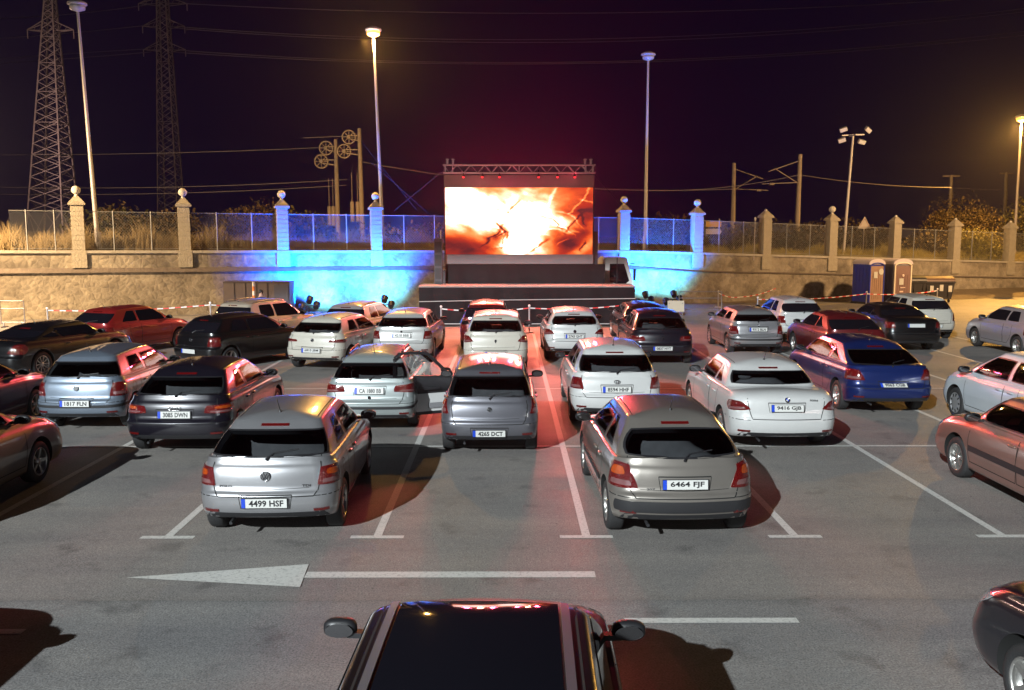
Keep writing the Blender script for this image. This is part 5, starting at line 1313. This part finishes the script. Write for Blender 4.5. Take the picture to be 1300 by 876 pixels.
# ------------------------------------------------------------------ barriers, tape, signs, toilets, bins
TAPE = mat('tape_white', (.8, .75, .75), .5); TAPER = mat('tape_red', (.65, .04, .04), .5)
def tape(pts, label):
    m = MB(); n = 0
    for a, b in zip(pts[:-1], pts[1:]):
        a = Vector(a); b = Vector(b); L_ = (b - a).length; k = max(2, int(L_ / .22))
        for i in range(k):
            u0, u1 = i / k, (i + 1) / k; s_ = lambda u: -.10 * 4 * u * (1 - u); p = a.lerp(b, u0) + Vector((0, 0, s_(u0))); q = a.lerp(b, u1) + Vector((0, 0, s_(u1)))
            m.bar(p, q, .004, .04, i % 2)
    tag(m.build('barrier_tape', [TAPE, TAPER]), label, 'tape', 'red and white barrier tapes')
def tpost(px, py, Y, label):
    p = at(px, py, Y); t = thing('tape_post', label, 'post', (p.x, Y, 0), 0, 'posts holding barrier tape')
    m = MB(); m.tube((0, 0, 0), (0, 0, p.z + .05), .03); m.tube((0, 0, 0), (0, 0, .05), .18, .16, 14); m.build('stem', mat('post_grey', (.35, .33, .35), .5), t); m = MB(); m.sphere((0, 0, p.z + .08), .05, 10, 6); m.build('knob', TAPE, t); return p
a = tpost(60, 394, 35, 'thin tape post beyond the red car at the left, before the wall'); b = tpost(267, 387, 36, 'tape post left of the dark cabin')
tape([a, b, at(362, 384, 37)], 'red and white tape before the wall, left of the blue light')
a = tpost(672, 391, 33.8, 'tape post before the middle of the stage'); b = tpost(802, 386, 34.8, 'tape post at the right end of the stage'); z_ = tpost(560, 392, 33.8, 'tape post before the left end of the stage')
tape([z_, a, b], 'red and white tape strung in front of the stage')
a = tpost(912, 372, 46, 'tape post beside the crowd barrier at the wall'); b = tpost(962, 380, 41, 'tape post behind the white hatchback'); c = tpost(1100, 373, 44, 'tape post before the portable toilets'); d = tpost(1190, 369, 46, 'tape post before the refuse bins')
tape([b, c, d], 'red and white tape strung before the toilets and bins'); tape([a, at(940, 377, 47), at(985, 366, 48.5)], 'slack tape hanging along the wall right of the blue light')
BAR = mat('barrier_steel', (.30, .28, .30), .4, .6)
for pxa, pxb, Y, lab in ((862, 916, 42, 'metal crowd barrier right of the stage, near the blue uplights'), (0, 30, 36, 'metal rail at the left edge in front of the wall')):
    a = at(pxa, 385, Y); b = at(pxb, 385, Y); t = thing('crowd_barrier', lab, 'barrier', ((a.x + b.x) / 2, Y, 0)); hw = (b.x - a.x) / 2
    m = MB(); 
    for p, q in (((-hw, 0, .12), (-hw, 0, 1.05)), ((hw, 0, .12), (hw, 0, 1.05)), ((-hw, 0, 1.05), (hw, 0, 1.05)), ((-hw, 0, .2), (hw, 0, .2)), ((-hw, 0, .75), (hw, 0, .75))): m.tube(p, q, .02, n=6)
    m.build('frame', BAR, t)
    for s_ in (-1, 1): m = MB(); m.bar((s_ * hw * .8, -.28, .02), (s_ * hw * .8, .28, .02), .05); m.bar((s_ * hw * .8, 0, .02), (s_ * hw * .8, 0, .2), .04); m.build('foot', BAR, t)
# small cardboard notice near the barrier
p = at(858, 392, 41); t = thing('notice_board', 'small pale board leaning by the crowd barrier', 'board', (p.x, 41, 0)); m = MB(); m.box((0, 0, .45), (.75, .03, .5), 0, Matrix.Rotation(-.15, 3, 'X')); m.build('panel', mat('board_pale', (.5, .42, .32), .7), t); m = MB(); m.bar((-.3, .02, 0), (-.3, .02, .6), .04); m.bar((.3, .02, 0), (.3, .02, .6), .04); m.build('leg', BAR, t)

# sign boards behind the fence
p = wz(905, 1.6); t = thing('direction_sign', 'yellow board above a white arrow board on a post behind the fence', 'sign', p)
zt1 = at(905, 281, p.y).z - p.z; zb1 = at(905, 298, p.y).z - p.z
m = MB(); m.tube((.33, 0, 0), (.33, 0, zt1 + .15), .035); m.build('post', POST, t)
m = MB(); m.box((0, -.05, zt1 - .16), (.86, .03, .30)); m.build('board', mat('sign_yellow', (.75, .42, .03), .5), t)
m = MB(); zz = zb1 + .18; extr([(-.42, zz - .15), (.36, zz - .15), (.46, zz), (.36, zz + .15), (-.42, zz + .15)][::-1], -.065, -.035, 0, m); m.build('board', mat('sign_white', (.70, .62, .60), .5), t)
p = wz(1096, 3.0); t = thing('warning_sign', 'triangular road sign on a thin post behind the fence, above the toilets', 'sign', p); zt1 = at(1096, 275, p.y).z - p.z
m = MB(); m.tube((0, 0, 0), (0, 0, zt1), .03); m.build('post', POST, t)
m = MB(); extr([(-.42, zt1 - .72), (.42, zt1 - .72), (0, zt1)][::-1], -.05, -.03, 0, m); m.build('plate', mat('sign_back', (.45, .40, .36), .5), t)
m = MB(); m.bar((-.3, -.055, zt1 - .62), (.3, -.055, zt1 - .62), .05, .01); m.bar((.3, -.055, zt1 - .62), (0, -.055, zt1 - .12), .05, .01); m.bar((-.3, -.055, zt1 - .62), (0, -.055, zt1 - .12), .05, .01); m.build('border', mat('sign_red', (.35, .06, .05), .5), t)
# small reflective marker left of pillar 972
p = at(960, 278, 49); t = thing('small_lamp', 'tiny white bulkhead lamp on a stalk left of the pyramid pillar', 'lamp', (p.x, 49.2, 2.3)); m = MB(); m.tube((0, 0, 0), (0, 0, p.z - 2.35), .015); m.build('stalk', STEEL, t); m = MB(); m.sphere((0, 0, p.z - 2.3), .09, 10, 8, 0, (.7, .7, 1.2)); m.build('bowl', BALL, t)

def toilet(px, py_base, Y, label, side, front, rz, white_frame=False, cat='portable toilet'):
    p = at(px, py_base, Y); t = thing('portable_toilet', label, cat, (p.x, Y, 0), rz, 'portable toilets')
    w, d, h = 1.12, 1.12, 2.15
    m = MB(); m.box((0, 0, h / 2), (w, d, h - .08)); m.box((0, 0, .05), (w + .08, d + .08, .1), 1)
    for s_ in (-1, 1):
        for k in range(4): m.box((s_ * (w / 2 + .008), -d * .32 + k * d * .21, h * .5), (.02, .10, h * .8))
    m.build('cabin', [side, BLACK], t)
    n = 12; pr = [(-w / 2 - .03, h - .04)] + [(-(w / 2 + .03) * math.cos(math.pi * i / n), h + .26 * math.sin(math.pi * i / n)) for i in range(n + 1)][1:-1] + [(w / 2 + .03, h - .04)]
    m = MB(); extr(pr[::-1], -d / 2 - .04, d / 2 + .04, 0, m); m.build('roof', mat('toilet_roof', (.55, .50, .55), .5), t)
    m = MB(); m.box((0, -d / 2 - .02, h * .49), (w * .80, .04, h * .9), 0)
    for k in range(5): m.box((-.3 + k * .15, -d / 2 - .045, h * .42), (.04, .02, h * .6), 0)
    dr = m.build('door', front, t)
    fm = mat('toilet_frame', (.72, .64, .52), .5) if white_frame else side
    m = MB()
    for x in (-w * .44, w * .44): m.box((x, -d / 2 - .03, h * .49), (.07, .07, h * .93))
    pts = [(-w * .44 * math.cos(math.pi * i / 10), -d / 2 - .03, h * .94 + .16 * math.sin(math.pi * i / 10)) for i in range(11)]
    m.poly(pts, .04, 6); m.build('door_frame', fm, t)
    m = MB(); m.box((-.1 if white_frame else -.12, -d / 2 - .065, h * (.55 if white_frame else .72)), (.26, .01, .34)); m.build('notice', PLATE, m and dr)
    if not white_frame:
        m = MB(); n = 18; m.add([(.27 + .17 * math.cos(2*math.pi*i/n), -d / 2 - .07, h * .80 + .17 * math.sin(2*math.pi*i/n)) for i in range(n)], [tuple(range(n))]); m.build('round_sticker', PLATE, dr)
    else:
        m = MB(); m.sphere((0, -d / 2 - .07, h * .70), .07, 10, 6, 0, (1, .2, 1)); m.box((-.08, -d / 2 - .07, h * .30), (.22, .01, .07)); m.box((.0, -d/2 - .07, h * .40), (.30, .01, .04)); m.build('sticker', mat('sticker', (.7, .55, .5), .5), dr)
    return t
toilet(1101, 380, 49.0, 'blue sided portable toilet with brown door and round white sticker, left one', mat('toilet_blue', (.02, .035, .30), .45), mat('toilet_door_tan', (.30, .19, .14), .5, vary=.2), .42)
toilet(1136, 378, 49.3, 'grey portable toilet with pale arched door frame, right one', mat('toilet_grey', (.16, .15, .18), .45), mat('toilet_door_brown', (.20, .12, .11), .5, vary=.2), .22, True)
BIN = mat('bin_black', (.025, .024, .03), .45, vary=.2)
def bin_(px, Y, w, h, label, lidc=BIN, stickers=()):
    p = at(px, 375, Y); t = thing('refuse_bin', label, 'bin', (p.x, Y, 0), .08, 'refuse bins at the wall')
    m = MB(); w0 = w * .42; w1 = w * .5; z0, z1 = .18, h
    vs = [(-w0, -.42, z0), (w0, -.42, z0), (w0, .42, z0), (-w0, .42, z0), (-w1, -.52, z1), (w1, -.52, z1), (w1, .52, z1), (-w1, .52, z1)]
    m.add(vs, [(0, 3, 2, 1), (4, 5, 6, 7), (0, 1, 5, 4), (1, 2, 6, 5), (2, 3, 7, 6), (3, 0, 4, 7)]); m.box((0, -.53, z1 - .06), (w, .05, .08))
    for s_ in (-1, 1): m.box((s_ * w * .3, -.49, (z0 + z1) / 2), (.05, .06, h * .6))
    m.build('tub', BIN, t)
    m = MB(); n = 10; pr = [(-.54, z1)] + [(-.54 * math.cos(math.pi * i / n), z1 + .28 * math.sin(math.pi * i / n)) for i in range(1, n)] + [(.54, z1)]
    q = MB(); extr(pr[::-1], -w1, w1, 0, q); q.v = [(y, x, z) for x, y, z in q.v]; q.f = [f[::-1] for f in q.f]; q.build('lid', lidc, t)
    for x, z in stickers: m = MB(); m.box((x, -.515, z), (.2, .03, .34)); m.build('sticker', PLATE, t)
    for s_ in (-1, 1):
        for y in (-.35, .35): m = MB(); m.lathe([(.01, -.03), (.09, -.03), (.09, .03), (.01, .03)], 12, (s_ * w * .36, y, .09), axis='X'); m.build('caster', RUB, t)
bin_(1160, 49.6, .85, 1.2, 'narrow black wheeled bin beside the right toilet')
bin_(1187, 49.9, 1.65, 1.15, 'wide black refuse container with white stickers', mat('lid_brown', (.10, .055, .045), .5), ((-.5, .75), (.55, .75), (.05, .8)))
# ------------------------------------------------------------------ the parked cars
def spot(px, yw, ax0=.72, h=0):
    Y = gp(px, yw).y - ax0 * math.cos(R(h)); zc = Y * math.cos(PITCH) + (CAMH - .6) * math.sin(PITCH)
    return Vector(((px - VPX) / FPX * zc, Y, 0))
def spz(px, Y):
    zc = Y * math.cos(PITCH) + (CAMH - .6) * math.sin(PITCH); return Vector(((px - VPX) / FPX * zc, Y, 0))
SILV = paint('paint_silver', (.32, .32, .335), .6, .32); SAND = paint('paint_sand', (.27, .245, .22), .6, .32); WHITE = paint('paint_white', (.46, .46, .455), 0, .4); WHITE2 = paint('paint_warm_white', (.47, .44, .38), 0, .4)
GREYM = paint('paint_grey', (.13, .13, .15), .6, .35); GBLUE = paint('paint_grey_blue', (.19, .23, .29), .55, .35); BLK = paint('paint_black', (.004, .004, .005), .2, .3); DARKB = paint('paint_dark_blue_black', (.008, .007, .013), .3, .3)
BLUE = paint('paint_blue', (.008, .020, .11), .4, .3); REDP = paint('paint_red', (.26, .012, .012), .3, .35); DRED = paint('paint_dark_red', (.11, .008, .010), .3, .35); COPP = paint('paint_copper', (.30, .17, .14), .55, .35); BRWN = paint('paint_brown_grey', (.13, .108, .10), .55, .35)
PURP = paint('paint_purple', (.05, .014, .045), .5, .35); PINKS = paint('paint_pale_silver', (.42, .38, .40), .5, .35)
HATCH = dict(L=3.95, W=1.69, H=1.47)

# near car, seen over its roof
make_car('parked_car', 'nearest car, black with a dark glass roof between silver rails, cut by the bottom edge', 'car', BLK, (-.24, 2.62, 0), 1.5, None, 's5', 1, sunroof=True, wiper=False, L=4.30, W=1.80, H=1.45, wt=2.75, yc=3.45, rt=.6, wb=2.6, wr=.16)
c2 = make_car('parked_car', 'silver hatchback with round emblem and plate 4499 HSF, front row left of centre', 'car', SILV, spot(336, 667, .70), -1.6, '4499 HSF', 's5', 2, 'block', pz=.50, badge=('vw', .80, .058), badges=(('POLO', -.47, .68, .028, .15), ('TDI', .47, .68, .028, .10)),
         L=3.90, W=1.68, H=1.44, rb=.20, rt=.72, zb=.93, bow=.11, lampz=(.68, .89), shelf=.04, rg=(.84, .74), cr=.05, amber=1, rise=.04)
c3 = make_car('parked_car', 'sandy silver hatchback with large oval rear window and plate 6464 FJF, front row', 'car', SAND, spot(872, 671, .66), -1.6, '6464 FJF', 's8', 2, 'lshape', pz=.72, bumper='insert', badge=None, badges=(('207', -.40, .66, .025, .10),),
         L=4.03, W=1.74, H=1.465, rb=.24, rt=.80, zb=.93, bow=.14, lampz=(.66, .93), shelf=.06, rg=(.82, .66), rgk=.5, cr=.06, amber=1, rc=.32, wb=2.54, wr=.22, rise=.04, sidestrip=1)
make_car('parked_car', 'brown grey car at the left edge with bright alloy wheel, only its front half visible', 'car', BRWN, (-7.75, 9.9, 0), 0, None, 's5', 1, inside=1, L=4.2, W=1.74, H=1.44, wt=2.3, yc=3.05)
make_car('parked_car', 'copper red saloon with dark side strip at the right edge, cut by the frame', 'car', COPP, (gp(1196, 597).x + .84, 9.85, 0), 0, None, 's8', 1, inside=1, kind='sedan', L=4.45, W=1.70, H=1.42, rb=.75, rt=1.25, wt=2.75, yc=3.30, wb=2.54, ax0=.92, sidestrip=1, zb=.92)
# second row
make_car('parked_car', 'grey blue hatchback with plate 1817 FLN, second row at left', 'car', GBLUE, spot(96, 541, .68), 0, '1817 FLN', 'h', 2, 'block', pz=.56, badge=('vw', .83, .05), L=3.92, W=1.65, H=1.47, rb=.15, rt=.50, zb=.94, lampz=(.68, .92), shelf=.05, rg=(.86, .78), brk=False, bumper='strip')
make_car('parked_car', 'dark blue black hatchback with four ring emblem and plate 3085 DWN, second row at left', 'car', DARKB, spot(220, 568, .75), 0, '3085 DWN', 's5', 2, 'wide', pz=.70, badge=('rings', .80, .05), L=4.20, W=1.77, H=1.43, rb=.24, rt=.80, zb=.92, lampz=(.70, .86), shelf=.06, amber=1, rg=(.80, .70), rc=.3, wb=2.58)
def open_door(root, sh, fix):
    # left front door swung open
    hinge = Vector((-sh.W / 2 + .03, sh.ax0 + sh.wb - .42, 0))
    L_ = 1.14; z0, zb_, zt_ = .24, sh.zb + .06, sh.H - .06
    out = [(0, z0 + .10), (.02, zb_ - .04), (.50, zt_ - .05), (.62, zt_), (L_ - .12, zt_ - .01), (L_ - .02, zt_ - .08), (L_, zb_), (L_, z0 + .08), (L_ - .06, z0), (.06, z0)]
    m = MB(); th = .09
    low = [(0, z0 + .10), (0, zb_ - .02), (L_, zb_ + .02), (L_, z0 + .08), (L_ - .06, z0), (.06, z0)]
    extr(low, -th / 2, th / 2, 0, m)
    fr = [(.02, zb_ - .03), (.48, zt_ - .04), (.64, zt_), (L_ - .12, zt_ - .01), (L_ - .02, zt_ - .10), (L_ - .01, zb_)]
    for a, b in zip(fr[:-1], fr[1:]): m.bar((a[0], 0, a[1]), (b[0], 0, b[1]), .05, .055, 1)
    d = m.build('open_door', [root.children[0].data.materials[0], BLACK], root)
    q = MB(); q.box((L_ / 2, .052, (z0 + zb_) / 2 - .14), (L_ - .12, .02, .34), 0); q.box((L_ / 2, .054, zb_ - .15), (L_ - .1, .022, .26), 1); q.box((L_ * .45, .075, zb_ - .24), (.5, .05, .05), 1); q.box((L_ * .3, .07, z0 + .17), (.3, .04, .10), 2); q.box((L_*.75, .07, z0 + .17), (.22, .04, .09), 2)
    q.build('door_lining', [mat('door_trim_grey', (.42, .42, .42), .6), BLACK, mat('door_pocket', (.16, .16, .17), .6)], d)
    q = MB(); q.add([(.14, 0, zb_ + .0), (L_ - .05, 0, zb_ + .02), (L_ - .08, 0, zt_ - .10), (.62, 0, zt_ - .04)], [(0, 1, 2, 3)])
    gl = mat('thin_glass', (.5, .5, .5), .02); n = gl.node_tree.nodes; b = n['Principled BSDF']; b.inputs['Alpha'].default_value = .22
    q.build('door_glass', gl, d)
    q = MB(); q.sphere((.05, -.16, zb_ + .05), .09, 12, 8, 0, (1.0, 1.3, .7), .8); q.build('wing_mirror', BLACK, d)
    # local x of door runs from the hinge outward/backward
    d.location = hinge - Vector((0, sh.L / 2, 0)); d.rotation_euler = (0, 0, R(180 + 24))
    # near-black patch on the closed side, painted as the unlit opening
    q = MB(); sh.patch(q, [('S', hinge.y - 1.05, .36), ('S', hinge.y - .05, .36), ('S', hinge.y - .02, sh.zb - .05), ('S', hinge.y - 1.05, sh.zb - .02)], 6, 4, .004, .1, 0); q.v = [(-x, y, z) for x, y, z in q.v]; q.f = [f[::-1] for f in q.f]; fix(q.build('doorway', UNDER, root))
make_car('parked_car', 'silver green estate with black roof rails and grey plate, left of the open door', 'car', paint('paint_green_silver', (.36, .40, .40), .5, .35), spot(468, 541, .80), 0, 'CA 1880 BB', 'h', 2, 'wide', pz=.80, badge=('disc', .68, .03), kind='wagon', L=4.38, W=1.66, H=1.45, rb=.16, rt=.62, zb=.95, lampz=(.76, .92), shelf=.06, bow=.05, rc=.18, rg=(.82, .74), rails='black', wt=2.35, yc=3.1, ax0=.95, bumper='strip', rise=.03, brk=False)
make_car('parked_car', 'dark grey hatchback with its left front door hanging open, plate 4265 DCT', 'car', GREYM, spot(621, 571, .62), 0, '4265 DCT', 'h', 2, 'tall', pz=.42, badge=('fiat', .80, .038), L=3.80, W=1.63, H=1.49, rb=.13, rt=.50, zb=.92, lampz=(.72, .98), shelf=.03, amber=1, rg=(.84, .76), bow=.07, rc=.24, wr=.15, rise=.03, extra=open_door)
make_car('parked_car', 'white hatchback with oval emblem and plate 8594 HHF, second row right of centre', 'car', WHITE, spot(784, 533, .75), 0, '8594 HHF', 's5', 2, 'block', pz=.72, badge=('oval', .86, .05), L=4.22, W=1.76, H=1.51, rb=.20, rt=.62, zb=.95, lampz=(.72, .93), shelf=.05, rg=(.80, .72), bow=.13, rc=.3, wb=2.6)
make_car('parked_car', 'white saloon with round blue and white emblem and plate 9416 GJB', 'car', WHITE, spot(1001, 561, 1.0), 0, '9416 GJB', 's5', 2, 'almond', pz=.78, badge=('bmw', .91, .042), badges=(('320d', .45, .90, .03, .14),), kind='sedan', L=4.53, W=1.81, H=1.43, rb=.82, rt=1.30, wt=2.75, yc=3.28, zb=.95, lampz=(.72, .88), shelf=.02, wb=2.76, ax0=.98, rg=(.80, .70), rc=.32, bow=.15, rise=.035, wiper=False)
make_car('parked_car', 'blue hatchback with steeply raked rear window and plate 9063 CGB, second row right', 'car', BLUE, spot(1137, 519, .85), 0, '9063 CGB', 's5', 2, 'lshape', pz=.62, badge=None, L=4.50, W=1.77, H=1.44, rb=.30, rt=1.15, zb=.93, lampz=(.72, .92), shelf=.05, rg=(.80, .70), wt=2.8, yc=3.5, wb=2.74, rc=.3, ax0=.85)
make_car('parked_car', 'white hatchback at the right edge, seen from its left side behind the copper red saloon', 'car', paint('paint_cold_white', (.44, .47, .50), 0, .35), (gx(1196, 18.5) + .93, 14.55, 0), 0, None, 'h', 1, inside=1, L=4.05, W=1.74, H=1.52, rb=.2, rt=.6, wt=2.2, yc=3.2, wb=2.51)
make_car('parked_car', 'dark purple car at the left edge with red brown alloy wheel', 'car', PURP, (-10.15, 14.45, 0), 0, None, 's5', 1, L=4.2, W=1.75, H=1.42)
# third row
G3 = 'cars parked facing the big screen'
make_car('parked_car', 'low black coupe at the left with bright ten spoke alloy wheel', 'car', BLK, (-13.1, 22.5, 0), 17, None, 's10', 1, 'almond', kind='coupe', L=4.60, W=1.82, H=1.34, rb=.60, rt=1.45, wt=2.85, yc=3.40, zb=.90, wb=2.65, wheel_r=.33, ax0=.95, wr=.24)
make_car('parked_car', 'red hatchback at the back left, in front of the wall', 'car', REDP, (-12.7, 26.9, 0), 21, None, 'h', 1, 'block', L=4.1, W=1.74, H=1.47, rt=.7)
make_car('parked_car', 'black hatchback with silver plate, parked at an angle left of the white hatchback', 'car', BLK, (spz(240, 24.3).x, 24.3, 0), 31, None, 's5', 1, 'block', pz=.52, badge=('vw', .82, .05), L=3.97, W=1.69, H=1.46, rt=.6)
make_car('parked_car', 'beige tall car with pale roof at the back, before the dark cabin', 'car', paint('paint_beige', (.50, .42, .33), .3, .35), (spz(286, 27.9).x, 27.9, 0), 25, None, 'h', 1, 'tall', pz=.60, L=4.2, W=1.76, H=1.60, rb=.12, rt=.42, rails=True, zb=1.0, lampz=(.72, 1.0))
make_car('parked_car', 'warm white hatchback with dark lower bumper, third row left', 'car', WHITE2, (spz(395, 24.1).x, 24.1, 0), 14, '6815 JBM', 's5', 2, 'wide', pz=.56, badge=('disc', .83, .045), L=4.05, W=1.70, H=1.45, rt=.62, lampz=(.76, .86), shelf=.05, rg=(.80, .72), brk=False)
make_car('parked_car', 'pale silver rounded hatchback directly in front of the blue uplights', 'car', PINKS, (spz(431, 28.2).x, 28.2, 0), 14, None, 's5', 1, 'block', L=3.9, W=1.68, H=1.5, rt=.55)
make_car('parked_car', 'silver white liftback with dark plate, third row behind the open door car', 'car', paint('paint_silver_white', (.50, .50, .49), .35, .35), (spz(509, 25.5).x, 25.5, 0), 2, '4218 BBB', 's5', 2, 'block', pz=.80, badge=('disc', .90, .03), kind='wagon', L=4.45, W=1.73, H=1.45, rb=.22, rt=.70, zb=.95, lampz=(.70, .92), shelf=.05, rg=(.82, .74), wt=2.5, yc=3.25, ax0=.9, brk=False)
make_car('parked_car', 'dark red car glowing from the screen light, farthest in the centre', 'car', DRED, (spz(617, 28.7).x, 28.7, 0), 0, None, 's5', 1, 'block', L=4.0, W=1.72, H=1.50)
make_car('parked_car', 'white tall hatchback with claw tail lamps in the centre, behind the dark grey hatchback', 'car', WHITE2, (spz(629, 23.7).x, 23.7, 0), 0, None, 's5', 2, 'almond', pz=.52, badge=('shield', .84, .05), L=4.1, W=1.75, H=1.55, rb=.18, rt=.55, zb=1.0, lampz=(.80, .98), shelf=.05, rg=(.80, .70), wr=.16)
make_car('parked_car', 'white hatchback with red almond tail lamps, right of centre in the third row', 'car', WHITE, (spz(730, 26.0).x, 26.0, 0), 0, '2743 GHT', 's5', 2, 'almond', pz=.72, badge=('disc', .86, .045), L=4.3, W=1.77, H=1.47, rb=.2, rt=.6, zb=.96, lampz=(.76, .92), shelf=.05, rg=(.76, .66), rgk=.4, bow=.14, rc=.3)
make_car('parked_car', 'black rounded hatchback in the third row, its left side lit red', 'car', DARKB, (spz(842, 25.0).x, 25.0, 0), 1, '0837 HYT', 's5', 2, 'wide', pz=.50, badge=('shield', .78, .045), L=4.28, W=1.80, H=1.49, rb=.26, rt=.85, zb=.93, shelf=.05, rg=(.84, .66), rgk=.45, lampz=(.68, .84), bow=.15, rc=.33)
make_car('parked_car', 'dark car farthest right of the stage end, its roof showing over the black hatchback', 'car', BLK, (spz(822, 29.6).x, 29.6, 0), 0, None, 's5', 1, 'block', L=4.0, W=1.72, H=1.38)
make_car('parked_car', 'silver hatchback with black bumper strip and high plate, third row right', 'car', SILV, (spz(964, 27.1).x, 27.1, 0), 0, '9312 BLN', 'h', 2, 'block', pz=.80, badge=('diamond', .92, .04), bumper='strip', L=3.80, W=1.64, H=1.42, rb=.16, rt=.48, zb=.96, lampz=(.66, .90), shelf=.06, rg=(.90, .80), brk=False)
make_car('parked_car', 'small white hatchback with rounded rear window at the back right', 'car', WHITE, (spz(1022, 30.6).x, 30.6, 0), 0, None, 'h', 1, 'block', L=3.95, W=1.70, H=1.50, rgk=.5, rt=.6)
make_car('parked_car', 'dark red hatchback in the third row right, left of the black saloon', 'car', DRED, (9.72, 24.8, 0), 0, None, 's5', 1, 'block', L=4.2, W=1.74, H=1.44, rt=.9, wheel_r=.31)
make_car('parked_car', 'black saloon with a high pale plate and red lamps at the back right', 'car', BLK, (spz(1165, 27.9).x, 27.9, 0), 0, None, 's5', 1, 'block', pz=.84, kind='sedan', L=4.45, W=1.76, H=1.43, rb=.75, rt=1.4, wt=2.75, yc=3.35, wb=2.6, ax0=.95, lampz=(.76, .94), shelf=.02, zb=.98)
make_car('parked_car', 'white hatchback lit yellow at the back right before the refuse bins', 'car', WHITE2, (spz(1188, 31.3).x, 31.3, 0), 0, None, 'h', 1, 'tall', pz=.5, L=3.9, W=1.68, H=1.54, rb=.14, rt=.5, zb=.98)
make_car('parked_car', 'pink lit pale silver car at the right edge behind the cold white hatchback', 'car', PINKS, (16.2, 26.4, 0), 0, None, 's5', 1, 'block', L=4.1, W=1.72, H=1.46)
make_car('parked_car', 'dark car standing far off by the wall at the right edge', 'car', BLK, (at(1342, 360, 58).x, 58, 0), -80, None, 's5', 0, 'block', L=4.3, W=1.75, H=1.45, group='cars standing apart')
# bottom right and the one left of the frame whose shadow falls in
make_car('parked_car', 'dark car at the bottom right corner, only its front left wing and wheel visible', 'car', DARKB, (4.90, 3.20, 0), -4, None, 's5', 1, L=4.2, W=1.76, H=1.42, yc=3.1, zf=.74)
make_car('parked_car', 'dark car standing just outside the left of the frame', 'car', BLK, (-5.85, 3.15, 0), 0, None, 's5', 1, L=4.2, W=1.76, H=1.5, wt=2.5, yc=3.2)
scene.cycles.use_denoising = True

# ------------------------------------------------------------------ night haze
hz = MB(); hz.box((0, 640, 60), (2400, 1500, 124)); ho = hz.build('haze', bpy.data.materials.new('haze')); tag(ho, kind='stuff')
hm = ho.data.materials[0]; hm.use_nodes = True; n = hm.node_tree.nodes; n.remove(n['Principled BSDF']); pv = n.new('ShaderNodeVolumePrincipled')
pv.inputs['Color'].default_value = (.9, .9, .92, 1); pv.inputs['Density'].default_value = HAZE; pv.inputs['Anisotropy'].default_value = .8
hm.node_tree.links.new(pv.outputs[0], n['Material Output'].inputs['Volume'])
scene.cycles.volume_bounces = 0
